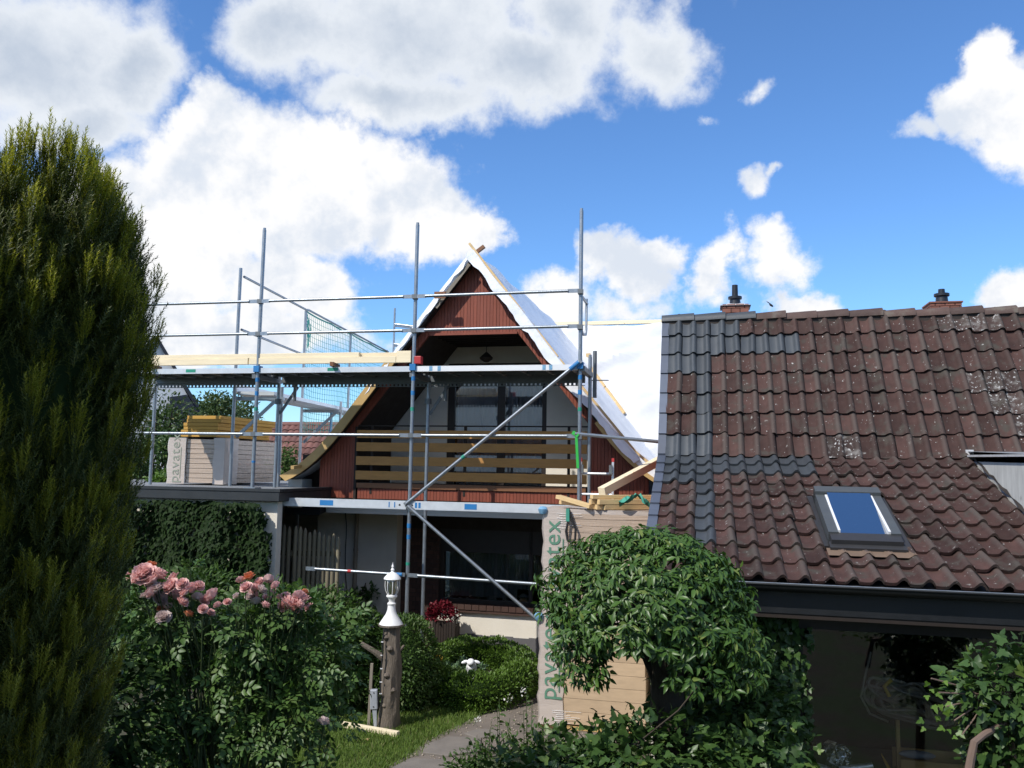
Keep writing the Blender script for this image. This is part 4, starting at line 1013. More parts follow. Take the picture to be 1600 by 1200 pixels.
# green net hung from the rail
nm = MB()
def np_(k, z):
    sag = .02 * math.sin(k * 3.1) * (6 - z)
    return sp(k, -.02 + sag, z)
k = 2.9
while k < 8.6:
    top = 6.0 - .02 * abs(math.sin((k - 2.9) * 2.2))
    nm.path([np_(k, top), np_(k, 5.3), np_(k, 4.6), np_(k, 4.1), np_(k, 3.6)], .0045, 3); k += .11
for j in range(23):
    z = 6.0 - j * .107
    nm.path([np_(2.9 + 5.7 * i / 10, z - .03 * math.sin(i)) for i in range(11)], .0045, 3)
nm.path([np_(2.9 + 5.7 * i / 40, 6.0 - .02 * abs(math.sin((5.7 * i / 40) * 2.2))) for i in range(41)], .016, 5)
for j in range(14): nm.path([np_(3.05 + random.uniform(-.1, .15), 5.95 - j * .03), np_(3.05 + random.uniform(-.12, .2), 5.75 - j * .035)], .008, 3)
tag(nm.build('safety_net', 'net'), 'teal safety net hanging from the rail of the side scaffold', 'net')
# small distant scaffold frame at the far end of the eaves
fs0 = at(615, 545, 20.5)
fsc = thing('scaffold_end', 'small far scaffold end frame rising behind the left roof verge', 'scaffold', (fs0.x, fs0.y, 0))
for dx_, dy_, z1 in ((0, 0, 6.95), (.55, .3, 6.5), (.62, -.2, 6.45)):
    MB().tube((fs0.x + dx_, fs0.y + dy_, 0), (fs0.x + dx_, fs0.y + dy_, z1), .026, 8).build('standard', 'steel', fsc)
for z in (5.95, 6.45): MB().tube((fs0.x, fs0.y, z + .1), (fs0.x + .62, fs0.y - .2, z), .021, 8).tube((fs0.x, fs0.y, z + .05), (fs0.x + .55, fs0.y + .3, z + .05), .021, 8).build('guardrail', 'steel', fsc)

# ------------------------------------------------------------------ lettering
def lettering(body, size, origin, xd, yd, m, parent, name='lettering', bold=0.0):
    cu_ = bpy.data.curves.new(name, 'FONT'); cu_.body = body; cu_.size = size; cu_.extrude = .0008; cu_.offset = bold; cu_.space_character = 1.08
    o_ = bpy.data.objects.new('tmp', cu_); COL.objects.link(o_)
    bpy.context.view_layer.update()
    me = bpy.data.meshes.new_from_object(o_.evaluated_get(bpy.context.evaluated_depsgraph_get()))
    bpy.data.objects.remove(o_); me.name = name
    xd, yd = Vector(xd).normalized(), Vector(yd).normalized(); zd = xd.cross(yd)
    M4 = Matrix.Translation(Vector(origin) - ORG[parent]) @ Matrix((xd, yd, zd)).transposed().to_4x4()
    me.transform(M4); me.materials.clear(); me.materials.append(MT[m])
    q = bpy.data.objects.new(name, me); COL.objects.link(q); q.parent = parent; ORG[q] = ORG[parent]; return q

# ------------------------------------------------------------------ insulation packs on the path
PK = Frame((.37, 10.12), 13)
def pack(label, z0, z1, s0, nb, shift, width, lower):
    t = thing('insulation_pack', label, 'pack', PK.w(s0 + .6, -.4, z0), 'film-wrapped insulation packs standing on the path')
    h = (z1 - z0 - .05) / nb
    for k in range(nb):
        j = random.uniform(-.006, .006)
        MB().fbox(PK, s0 + .02 + j, s0 + width + j, -.82, -.004 + random.uniform(-.003, .003), z0 + .02 + k * h + .002, z0 + .02 + (k + 1) * h - .002).build('board', 'board_film' if not lower else 'board', t)
    # film: printed strip on the left edge, wrapped over the top
    fm = MB(); N_ = 16; vs = []
    for i in range(N_ + 1):
        z = z0 + (z1 - z0) * i / N_; b_ = .010 * math.sin(i * 1.3) + .006 * math.sin(i * 2.9)
        vs += [PK.w(s0 - .005 + b_, -.80, z), PK.w(s0 - .012 + b_, -.05, z), PK.w(s0 + .02 + b_, .012, z), PK.w(s0 + .15, .018, z), PK.w(s0 + .30 + b_ * .6, .012, z), PK.w(s0 + .305 + b_ * .6, -.02, z)]
    fm.add(vs, [(i * 6 + k, i * 6 + k + 1, i * 6 + 7 + k, i * 6 + 6 + k) for i in range(N_) for k in range(5)])
    tp = [PK.w(s0 - .01, -.82, z1), PK.w(s0 - .01, .0, z1), PK.w(s0 + width, .0, z1), PK.w(s0 + width, -.82, z1)]
    tp2 = [p - Z * .05 for p in tp]; fm.add(tp + tp2, [(0, 1, 2, 3), (1, 5, 6, 2), (0, 4, 5, 1), (2, 6, 7, 3)])
    fm = fm.build('film', 'film', t, smooth=True)
    for k in range(7):      # shiny folds of stretch film
        z = (z1 - .05 - k * .028) if not lower else (z0 + .035 + k * .022)
        MB().path([PK.w(s0 + .16 + random.uniform(0, .06), .022, z), PK.w(s0 + .24, .026, z + random.uniform(-.006, .006)), PK.w(s0 + .33 + random.uniform(0, .2), .012, z)], .0018, 5).build('film_fold', 'alu_white', fm)
    y0 = z0 + (.30 if lower else .16)
    lettering('pavatex', .295, PK.w(s0 + .215, .0225, y0 - .02), Z, -PK.e, 'print_green', fm, bold=.0005)
    MB().fbox(PK, s0 + .245, s0 + .258, .0205, .0235, y0 + .08, y0 + .75).build('printed_line', 'print_green', fm)
    # pale blue corner protector
    c = PK.w(s0 + .0, .01, z1 - (.02 if not lower else .0))
    MB().lathe(c, [(.001, -.055), (.040, -.042), (.056, -.01), (.060, .015), (.038, .042), (.001, .05)], 9).build('corner_cap', 'cap_blue', t, smooth=True)
    return t
pk1 = pack('lower film-wrapped insulation pack resting on the path', .06, 1.29, 0.0, 8, 0, 1.25, True)
pk2 = pack('upper film-wrapped insulation pack stacked below the timber battens', 1.30, 2.56, .03, 15, .03, 1.30, False)
tag(MB().fbox(PK, .02, 1.25, -.12, -.02, 0.012, .058).fbox(PK, .02, 1.25, -.8, -.7, 0.012, .058).build('pallet_bearer', 'pine_verge'), 'timber bearers under the insulation packs', 'bearer')
# timber on top of the packs
td = Vector((.90, .42, 0)).normalized(); tdx = Vector((td.y, -td.x, 0))
ends = ((0.58, .00, 0, 'battens'), (.67, .01, 0, ''), (.76, -.02, 0, ''), (.60, .0, 1, ''), (.70, .03, 1, ''))
labs = ['square batten end nearest the teal strap loop, bottom row on the pack', 'middle square batten of the bottom row on the upper pack', 'right square batten of the bottom row on the upper pack',
        'left square batten of the second row on the upper pack', 'right square batten of the second row on the upper pack']
for (s_, jit, row, _), lab in zip(ends, labs):
    a = PK.w(s_, .02 + jit, 2.566 + .030 + row * .061)
    tag(MB().beam(a, a + td * 1.9, .064, .058).build('batten', 'pine', bevel=.003), lab, 'batten', 'battens piled on the insulation packs')
for (pa, pb, lab) in ((PK.w(.62, .05, 2.715), PK.w(.62, .05, 2.715) + td * 2.0, 'topmost long batten lying across the batten pile'),
                      (PK.w(.18, -.18, 2.70), PK.w(.62, .03, 2.60) + td * .0, 'short flat board jutting left from the batten pile'),
                      (PK.w(.20, -.30, 2.63), PK.w(.80, -.02, 2.585), 'lower flat board under the jutting board on the pack')):
    tag(MB().beam(pa, pb, .10 if pb.x < pa.x + 1 else .07, .045).build('batten', 'pine', bevel=.003), lab, 'batten', 'battens piled on the insulation packs')
pa, pb = at(940, 768, 10.4), at(1045, 712, 11.6)
tag(MB().beam(pa, pb, .10, .10).build('beam', 'pine_pale', bevel=.004), 'pale squared beam slanting up from the packs towards the roof', 'beam')
# teal webbing over the right end
tw = MB(); vs = []
A_ = PK.w(.95, .04, 2.64); nu = 14
for i in range(nu + 1):
    t = i / nu; base = A_ + PK.e * (t * .42) + Z * (.10 * math.sin(t * 2.6) - .20 * max(0, t - .55) * 1.6)
    for k in range(5): vs.append(base + PK.n * (.05 * k - .12) + Z * (random.uniform(-.02, .03) + .03 * math.sin(k * 2 + i)))
tw.add(vs, [(i * 5 + k, i * 5 + k + 1, i * 5 + 6 + k, i * 5 + 5 + k) for i in range(nu) for k in range(4)])
tag(tw.build('webbing', 'strap'), 'crumpled teal lifting strap draped over the right end of the packs', 'strap')
lo = MB(); c = PK.w(.38, .04, 2.30)
lo.path([PK.w(.33, .04, 2.57), PK.w(.345, .045, 2.43), PK.w(.32, .05, 2.30), PK.w(.34, .05, 2.20), PK.w(.385, .05, 2.165), PK.w(.43, .05, 2.21), PK.w(.435, .05, 2.33), PK.w(.39, .045, 2.45), PK.w(.35, .04, 2.56)], .014, 8)
lo = lo.build('strap_loop', 'black', smooth=True); tag(lo, 'black strap loop hanging from the battens over the upper pack', 'strap')
MB().fbox(PK, .32, .36, .03, .065, 2.42, 2.57).build('strap_end', 'strap', lo)

# ------------------------------------------------------------------ pack and boards on the garage roof
t = thing('insulation_pack', 'film-wrapped insulation pack standing on the garage roof', 'pack', S.w(-4.1, -1.9, GZ))
S2 = lambda s_, d, z: S.w(s_, d, z)
for k in range(9):
    MB().fbox(S, -4.62 + random.uniform(-.004, .004), -3.60, -3.05, -1.205, GZ + .03 + k * .079, GZ + .03 + k * .079 + .072).build('board', 'board_film', t)
fm = MB(); vs = []
for i in range(9):
    z = GZ + .01 + .75 * i / 8; j = .012 * math.sin(i * 1.7)
    vs += [S.w(-4.66 + j, -2.6, z), S.w(-4.66 + j, -1.22, z), S.w(-4.62 + j, -1.185, z), S.w(-4.30 + j, -1.188, z)]
fm.add(vs, [(i * 4 + k, i * 4 + k + 1, i * 4 + 5 + k, i * 4 + 4 + k) for i in range(8) for k in range(3)])
vs = []
for i in range(9):
    z = GZ + .01 + .75 * i / 8; j = .012 * math.sin(i * 1.3)
    vs += [S.w(-3.80 + j, -1.19, z), S.w(-3.60, -1.18, z), S.w(-3.57 + j, -1.22, z), S.w(-3.575, -1.55 + j, z)]
fm.add(vs, [(i * 4 + k, i * 4 + k + 1, i * 4 + 5 + k, i * 4 + 4 + k) for i in range(8) for k in range(3)])
fm.add([S.w(-4.66, -3.07, GZ + .765), S.w(-4.66, -1.18, GZ + .765), S.w(-3.56, -1.18, GZ + .765), S.w(-3.56, -3.07, GZ + .765)], [(0, 1, 2, 3)])
fm = fm.build('film', 'film', t, smooth=True)
lettering('pavatex', .24, S.w(-4.42, -1.182, GZ + .02), Z, -S.e, 'print_faint', fm, bold=0)
MB().fbox(S, -4.40, -4.385, -1.186, -1.182, GZ + .1, GZ + .6).build('printed_line', 'print_faint', fm)
for k in range(6):
    off = (.0, .0, .05, .05, .10, .10)[k]
    tag(MB().fbox(S, -4.43 + off, -3.80 + off, -2.95, -1.20 + random.uniform(-.01, .01), GZ + .775 + k * .058, GZ + .775 + k * .058 + .054).build('insulation_board', 'yellow_board', bevel=.004),
        ['lowest ochre board of the stack on the garage-roof pack', 'second ochre board from the bottom on the garage-roof pack', 'third ochre board from the bottom on the garage-roof pack',
         'fourth ochre board from the bottom on the garage-roof pack', 'second ochre board from the top on the garage-roof pack', 'topmost ochre board of the stack on the garage-roof pack'][k], 'board', 'ochre boards stacked on the garage roof')

# ------------------------------------------------------------------ picket fence beside the garage
fe = thing('picket_fence', 'mossy round-stake fence between garage and house wall', 'fence', S.w(-1.7, -.3, 0))
for k in range(13):
    s_ = -2.06 + k * .069 if k > 2 else -2.10 + k * .075; zt = 2.16 - .012 * k + random.uniform(-.03, .03)
    dd = -.3 - (.012 * k)
    MB().lathe(S.w(s_, dd, 0), [(.030, 0), (.029, zt - .08), (.024, zt - .04), (.010, zt - .005), (.002, zt)], 10).build('picket', 'picket', fe, smooth=True)
for z in (.7, 1.75): MB().beam(S.w(-2.12, -.35, z), S.w(-1.22, -.50, z), .04, .07).build('fence_rail', 'picket', fe)

# ------------------------------------------------------------------ ladder behind the packs
la = thing('ladder', 'aluminium ladder with red end caps standing behind the timber pile', 'ladder', S.w(2.5, -.45, 0))
for s_ in (2.285, 2.725):
    q = MB().beam(S.w(s_, -.25, .02), S.w(s_, -.50, 3.14), .03, .065, B.n).build('stile', 'alu', la)
    MB().beam(S.w(s_, -.50, 3.14), S.w(s_, -.504, 3.19), .034, .07, B.n).build('end_cap', 'red', q)
for k in range(11): MB().tube(S.w(2.29, -.26 - .0225 * k, .18 + k * .28), S.w(2.72, -.26 - .0225 * k, .18 + k * .28), .017, 8).build('rung', 'alu', la)
for s_ in (2.31, 2.70): MB().fbox(S, s_ - .02, s_ + .02, -.45, -.40, 2.98, 3.10).build('hook', 'steel_dull', la)

# ------------------------------------------------------------------ garden lamp on a log
lpz = gnd(606, 1138)
lg = thing('garden_lamp', 'white lantern lamp on a weathered tree-trunk post in the lawn', 'lamp', lpz)
def L_(x, y, z): return Vector((lpz.x + x, lpz.y + y, z))
post = MB(); vs = []; nn = 18
for i in range(16):
    z = 1.18 * i / 15
    for k in range(nn):
        t = 2 * math.pi * k / nn
        r_ = (.116 - .020 * z / 1.18) * (1 + .09 * math.sin(3 * t + z * 3) + .06 * math.sin(5 * t - z * 7) + .045 * math.sin(9 * t + z * 4) + .05 * math.sin(z * 11 + t * 2)) + (.05 * max(0, .25 - z) if True else 0)
        vs.append(L_(r_ * math.cos(t) + .02 * math.sin(z * 2), r_ * math.sin(t), z))
post.add(vs, [(i * nn + k, i * nn + (k + 1) % nn, (i + 1) * nn + (k + 1) % nn, (i + 1) * nn + k) for i in range(15) for k in range(nn)] + [tuple(range(15 * nn, 16 * nn))])
post = post.build('log_post', 'log', lg, smooth=True)
MB().path([L_(-.08, -.02, .80), L_(-.18, -.05, .88), L_(-.30, -.06, .95), L_(-.335, -.06, .975)], .02, 8, [.045, .034, .028, .022]).build('branch_stub', 'log', post, smooth=True)
MB().path([L_(.07, -.03, .86), L_(.14, -.03, .92), L_(.165, -.03, .95)], .02, 8, [.03, .018, .012]).build('branch_stub', 'log', post, smooth=True)
for (x, z) in ((.01, .92), (-.02, .62), (-.03, .28), (.05, .45), (-.045, 1.05)):
    MB().lathe(L_(x, -.10 + abs(x) * .4, z), [(.001, -.042), (.03, -.02), (.040, .0), (.026, .028), (.001, .04)], 8).build('knot', 'log', post, smooth=True)
cbl = MB(); cbl.path([L_(-.06, -.115, 1.15), L_(-.08, -.12, 1.0), L_(-.07, -.13, .85), L_(-.085, -.125, .65), L_(-.08, -.13, .45), L_(-.105, -.12, .25), L_(-.14, -.08, .12), L_(-.17, -.03, .03)], .009, 6); cbl.build('cable', 'black', lg)
for z in (1.0, .85, .7, .55, .42): MB().fbox(Frame((lpz.x, lpz.y), 0), -.092, -.065, .122, .137, z, z + .010).build('cable_clip', 'fig_white', lg)
MB().lathe(L_(0, 0, 1.165), [(.150, 0), (.152, .022), (.10, .023)], 8).build('mount_plate', 'log', lg)
bs = MB().lathe(L_(0, 0, 1.188), [(.140, 0), (.132, .015), (.098, .065), (.066, .115), (.050, .16), (.044, .215), (.052, .225), (.052, .24), (.034, .25), (.034, .275), (.050, .30), (.066, .315), (.066, .33), (.050, .34)], 20)
bs.build('lamp_base', 'white_paint', lg, smooth=True)
cz = 1.188 + .34
cage = MB()
prof = [(.050, 0), (.074, .045), (.084, .10), (.082, .15), (.074, .185)]
for k in range(8):
    t = 2 * math.pi * k / 8 + .2; cage.path([L_(r_ * math.cos(t), r_ * math.sin(t), cz + z) for r_, z in prof], .0055, 6)
cage.build('lantern_ribs', 'white_paint', lg, smooth=True)
MB().lathe(L_(0, 0, cz), [(.046, 0), (.070, .045), (.080, .10), (.078, .15), (.070, .185)], 20).build('lantern_glass', 'glass_lamp', lg, smooth=True)
MB().lathe(L_(0, 0, cz), [(.03, 0), (.034, .05), (.034, .13), (.02, .15)], 12).build('bulb', mat('milky_bulb', (.62, .58, .40), .4), lg, smooth=True)
MB().lathe(L_(0, 0, cz + .185), [(.096, -.012), (.104, -.004), (.096, .014), (.066, .045), (.040, .066), (.022, .074), (.014, .085), (.024, .10), (.016, .115), (.010, .125), (.017, .14), (.006, .165), (.001, .19)], 16).build('lantern_roof', 'white_paint', lg, smooth=True)
for (px, py, h, lab) in ((577, 1137, .73, 'grey wooden stake left of the lamp log'), (620, 1136, .70, 'grey wooden stake right of the lamp log')):
    p = gnd(px, py); tag(MB().box((p.x, p.y, h / 2), (.035, .03, h), Matrix.Rotation(.02, 3, 'Y')).build('stake', 'old_stake', bevel=.004), lab, 'stake', 'stakes beside the lamp')
p = gnd(587, 1143)
sk = thing('garden_socket', 'grey outdoor socket box on a ground spike beside the lamp log', 'socket', p)
MB().box((p.x - .03, p.y, .36), (.085, .07, .22), Matrix.Rotation(-.05, 3, 'Y')).build('box', 'grey_plastic', sk, bevel=.01)
MB().tube((p.x, p.y, 0), (p.x - .02, p.y, .26), .018, 4, .036).build('spike', 'grey_plastic', sk)
for dz2 in (-.075, .08): MB().tube((p.x - .03, p.y - .036, .36 + dz2), (p.x - .03, p.y - .040, .36 + dz2), .007, 8).build('screw', 'black', sk)
a, b = gnd(532, 1136), gnd(622, 1152)
tag(MB().beam(a + Z * .035, b + Z * .035, .06, .055).build('plank', 'pine_pale', bevel=.003), 'pale plank lying on the lawn in front of the lamp', 'plank')
p = gnd(571, 1157); tag(MB().beam(p + Z * .015, p + Vector((.05, -.02, .02)), .02, .015).build('wood_chip', 'pine'), 'tiny wood chip on the lawn near the plank', 'wood chip')
for i, pts in enumerate((((664, 1163), (700, 1150), (752, 1152), (750, 1172), (700, 1180), (660, 1175)), ((610, 1200), (640, 1184), (700, 1186), (720, 1200), (690, 1225), (620, 1225)), ((725, 1145), (745, 1138), (782, 1140), (785, 1150), (745, 1152)))):
    mb = MB(); top = [gnd(*q, .03) for q in pts]; bot = [Vector((q.x, q.y, .009)) for q in top]; k = len(top)
    mb.add(top + bot, [tuple(range(k))] + [(j, (j + 1) % k, k + (j + 1) % k, k + j) for j in range(k)])
    tag(mb.build('stepping_stone', 'stone', bevel=.008), ['worn stepping stone between lawn and earth path', 'stepping stone nearest the viewer at the lawn edge', 'small stepping stone nearest the box hedge'][i], 'stone', 'stepping stones at the lawn edge')

# ------------------------------------------------------------------ planter with maroon flowers
p = gnd(686, 1030); pf = Frame((p.x, p.y), 12)
pt = thing('flower_planter', 'dark wooden slatted planter with maroon flowers by the house wall', 'planter', p)
for k in range(11):
    MB().fbox(pf, -.24 + k * .044, -.24 + k * .044 + .037, -.01, .012, .03, .58 + random.uniform(-.01, .01)).build('slat', 'planter' if k > 2 else 'planter_old', pt)
MB().fbox(pf, -.235, .235, -.34, -.012, .02, .54).build('trough', 'planter', pt)
for s_ in (-.25, .245):
    MB().lathe(pf.w(s_, -.0, 0), [(.018, 0), (.018, .62), (.024, .635), (.018, .66), (.004, .675)], 8).build('corner_post', 'planter', pt)
n = 900; d_ = sph(n); d_[:, 2] = np.abs(d_[:, 2]); rr_ = lumpy(d_, 4, .12, 4)
c = np.array(pf.w(-.02, -.16, .60)); P = c + d_ * np.array([.27, .2, .26]) * (rr_ * rnd(n, .8, 1.02))[:, None]
scatter('blooms', IVY_V, IVY_F, P, nrm(d_ + sph(n) * .8), nrm(d_ + sph(n) * .4), rnd(n, .035, .06), 'maroon', pt)
n = 60; c = np.array(pf.w(.245, -.05, .62)); P = c + RNG.normal(size=(n, 3)) * [.035, .03, .06]
scatter('white_blooms', SMALL_V, SMALL_F, P, sph(n), sph(n), rnd(n, .03, .05), 'white_fl', pt)

# ------------------------------------------------------------------ white lamb figure in the round bed
p = gnd(736, 1078); p = Vector((p.x, p.y, 0)); zf = .16
fg = thing('garden_figure', 'small white lamb figure standing in the round hedged bed', 'figure', p)
def ell(mb, c, r_, rot=None, n=14, m=9):
    c = Vector(c); vs = []
    for i in range(m + 1):
        a = math.pi * i / m
        for k in range(n):
            t = 2 * math.pi * k / n; q = Vector((r_[0] * math.sin(a) * math.cos(t), r_[1] * math.sin(a) * math.sin(t), r_[2] * math.cos(a)))
            vs.append(c + (rot @ q if rot is not None else q))
    return mb.add(vs, [(i * n + k, i * n + (k + 1) % n, (i + 1) * n + (k + 1) % n, (i + 1) * n + k) for i in range(m) for k in range(n)])
b = MB(); ell(b, p + Vector((.0, .03, zf + .13)), (.075, .12, .085)); ell(b, p + Vector((.0, -.08, zf + .17)), (.055, .06, .07))
b.build('body', 'duck', fg, smooth=True)
hd = MB(); ell(hd, p + Vector((-.005, -.12, zf + .235)), (.055, .065, .05)); hd = hd.build('head', 'duck', fg, smooth=True)
for sx in (-1, 1):
    e_ = MB(); ell(e_, p + Vector((sx * .085 - .005, -.10, zf + .235)), (.05, .02, .022), Matrix.Rotation(sx * .35, 3, 'Y')); e_.build('ear', 'duck', hd, smooth=True)
for dx_, dy_ in ((-.04, -.07), (.04, -.07), (-.04, .10), (.04, .10)):
    MB().tube(p + Vector((dx_, dy_, 0)), p + Vector((dx_, dy_, zf + .12)), .018, 8, .024).build('leg', 'duck', fg, smooth=True)

# ------------------------------------------------------------------ things behind the workshop glass
hc = thing('hose_coil', 'tangled grey-beige hose coil hanging behind the workshop glass', 'hose', BF.w(.75, -.66, 1.15))
for k in range(11):
    c0 = (.74 + random.uniform(-.09, .09), 1.08 + random.uniform(-.05, .05)); rx, rz = random.uniform(.20, .34), random.uniform(.05, .15); tl = -.22 + random.uniform(-.22, .16); w1, w2 = random.uniform(0, 6), random.uniform(.02, .06); pts = []
    for i in range(29):
        t = 2 * math.pi * i / 28; x, z = rx * math.cos(t) + w2 * math.sin(2 * t + w1), rz * math.sin(t) + w2 * .6 * math.cos(3 * t + w1)
        pts.append(BF.w(c0[0] + x * math.cos(tl) - z * math.sin(tl), -.66 - .012 * k + .02 * math.sin(t * 2 + k), c0[1] + x * math.sin(tl) + z * math.cos(tl)))
    MB().path(pts, .015, 7).build('hose_loop', 'hose', hc, smooth=True)
MB().path([BF.w(.42, -.64, 1.50), BF.w(.37, -.64, 1.30), BF.w(.33, -.64, 1.12), BF.w(.40, -.64, .98), BF.w(.55, -.66, .92)], .010, 6).build('hose_loop', 'hose', hc, smooth=True)
MB().path([BF.w(.58, -.63, 1.28), BF.w(.52, -.63, 1.22), BF.w(.56, -.63, 1.14)], .016, 6).build('yellow_tie', mat('yellow_tie', (.45, .30, .03), .6), hc)
tb = thing('tool_tray', 'open wooden tool tray with tall handle frame on the workbench', 'tool tray', BF.w(1.02, -.72, .44))
for s_ in (.64, 1.42): MB().fbox(BF, s_, s_ + .03, -.84, -.80, .44, .97).build('upright', 'pine_verge', tb)
MB().fbox(BF, .67, 1.42, -.835, -.805, .91, .95).build('handle', 'brown_board', tb)
MB().fbox(BF, .64, 1.45, -.665, -.645, .44, .62).fbox(BF, .64, 1.45, -.995, -.975, .44, .62).build('side_board', 'pine_verge', tb)
MB().fbox(BF, .64, 1.45, -.974, -.666, .442, .46).build('bottom', 'pine_verge', tb)
for (s0, d, z, sz, m, lab, cat, nm_) in ((.80, -.78, .63, (.30, .10, .07), 'grey_plastic', 'grey plastic case lying in the tool tray', 'case', 'tool_case'), (1.22, -.76, .645, (.16, .12, .09), 'blue', 'blue crumpled bag in the tool tray', 'bag', 'blue_bag')):
    mb = MB(); ell(mb, BF.w(s0, d, z), (sz[0] / 2, sz[1] / 2, sz[2] / 2), B.rot); tag(mb.build(nm_, m, smooth=True), lab, cat)
tag(MB().tube(BF.w(.14, -.62, .50), BF.w(.36, -.62, .545), .028, 14).tube(BF.w(.36, -.62, .545), BF.w(.41, -.62, .556), .031, 14).build('foil_roll', 'alu', smooth=True), 'silver foil roll lying on the workbench by the glass', 'roll')
bag = MB(); vs = []
for i in range(7):
    for k in range(7):
        bx, bz = -.04 + i * .035, k * .04
        vs.append(BF.w(.08 + bx * 1.0 + random.uniform(-.02, .02), -.66 + random.uniform(-.03, .03), .50 + bz * (1 - .06 * i) + random.uniform(-.012, .012)))
bag.add(vs, [(i * 7 + k, i * 7 + k + 1, i * 7 + 8 + k, i * 7 + 7 + k) for i in range(6) for k in range(6)])
bag = tag(bag.build('plastic_bag', 'cloth_bag'), 'clear plastic bag of small white parts standing on the workbench', 'bag')
MB().box(BF.w(.10, -.67, .55), (.08, .03, .05), Matrix.Rotation(.5, 3, 'Y')).box(BF.w(.16, -.68, .60), (.05, .03, .05), Matrix.Rotation(-.4, 3, 'Y')).build('white_part', 'fig_white', bag)
tag(MB().box(BF.w(.0, -.64, .48), (.13, .08, .07), Matrix.Rotation(.25, 3, 'Y')).build('small_carton', 'fig_white', bevel=.006), 'small white carton left of the plastic bag on the bench', 'carton')
sn = MB(); sn.path([BF.w(.48, -.62, .66), BF.w(.51, -.62, .60), BF.w(.54, -.62, .54), BF.w(.56, -.62, .47)], .012, 6, [.004, .012, .014, .016]); sn.path([BF.w(.40, -.62, .50), BF.w(.47, -.62, .48), BF.w(.55, -.62, .455)], .012, 6)
tag(sn.build('secateurs', mat('yellow_handle', (.50, .30, .04), .5)), 'yellow-handled secateurs lying on the bench beside the tool tray', 'tool')

# ------------------------------------------------------------------ neighbouring houses
nh = thing('white_neighbour_house', 'white house with steep dark roof far left behind the garage', 'house', (-13.5, 29, 0))
ap = at(243, 520, 27)
NF = Frame((ap.x, ap.y), -24)
m_ = MB(); hw = 4.0
m_.prism(NF, [(-3.2, 0), (3.0, 0), (2.25, 3.2), (0, ap.z - .12), (-2.25, 3.2)], 0, -8); m_.build('wall', 'nwhite', nh)
for sd in (-1, 1):
    m_ = MB(); sl_ = 1.62; th = .34
    m_.prism(NF, [(0, ap.z), (sd * 2.75, ap.z - 2.75 * sl_), (sd * 2.75 - sd * .10, ap.z - 2.75 * sl_ - .08), (0, ap.z - .17)], .12, -9); m_.build('roof_slope', 'nroof', nh)
m_ = MB(); m_.prism(NF, [(1.05, ap.z - 2.0), (2.70, ap.z - 4.42), (2.15, ap.z - 4.75), (1.5, ap.z - 4.2), (.55, ap.z - 2.6), (.55, ap.z - 2.1)], .28, .02); m_.build('eaves_box', 'nroof', nh)
m_ = MB(); m_.fbox(NF, .5, 1.3, -.02, .03, 2.2, 3.4); m_.build('window', 'window_dark', nh)
# its solar strip along the lower eaves
nf2 = MB()
for k in range(9): nf2.beam(NF.w(2.2 + k * .07, .92, ap.z - 2.2 * 1.62 - k * .113), NF.w(2.2 + k * .07, -1.0, ap.z - 2.2 * 1.62 - k * .113), .03, .03)
nf2.build('roof_rungs', 'alu', nh)
rh = thing('red_roof_house', 'house with faded red tiled roof seen between scaffold tubes', 'house', (-7, 31, 0))
RF = Frame(at(455, 700, 27)[:2], 16)
m_ = MB(); m_.fbox(RF, -3.2, 4.2, -6, -1.0, 0, 2.4); m_.build('wall', 'nwhite', rh)
rr_m = MB(); rows, colsn = 12, 34
for r_ in range(rows):
    for c in range(colsn):
        s_ = -3.3 + c * .23; y0 = r_ / rows; y1 = (r_ + 1.15) / rows
        z0, z1 = 1.9 + 2.45 * y0, 1.9 + 2.45 * y1; e0, e1 = -1.6 * 1 * y0, -1.6 * y1
        vs = []
        for dd, zz, lf in ((e0, z0, .05), (e1, z1, .01)):
            for i in range(5):
                t = i / 4; h_ = .05 * math.sin(math.pi * t); vs.append(RF.w(s_ + t * .23, dd + lf * .7 + h_ * .7, zz + lf * .7 + h_ * .7))
        rr_m.add(vs, [(i, i + 1, 6 + i, 5 + i) for i in range(4)])
o = rr_m.build('roof_tiles', 'nred', rh); o['kind'] = 'stuff'
m_ = MB(); m_.prism(Frame(RF.w(-3.3, 0, 0)[:2], 16), [(0, 1.85), (7.9, 1.85), (7.9, 1.86), (0, 1.86)], 0, -4); 
m_.add([RF.w(-3.3, -1.62, 4.36), RF.w(4.6, -1.62, 4.36), RF.w(4.6, -4.6, 1.9), RF.w(-3.3, -4.6, 1.9)], [(0, 1, 2, 3)]); m_.build('roof_rear', 'nred', rh)
MB().tube(RF.w(-3.3, -1.62, 4.38), RF.w(4.6, -1.62, 4.38), .10, 8).build('ridge', 'nred', rh)
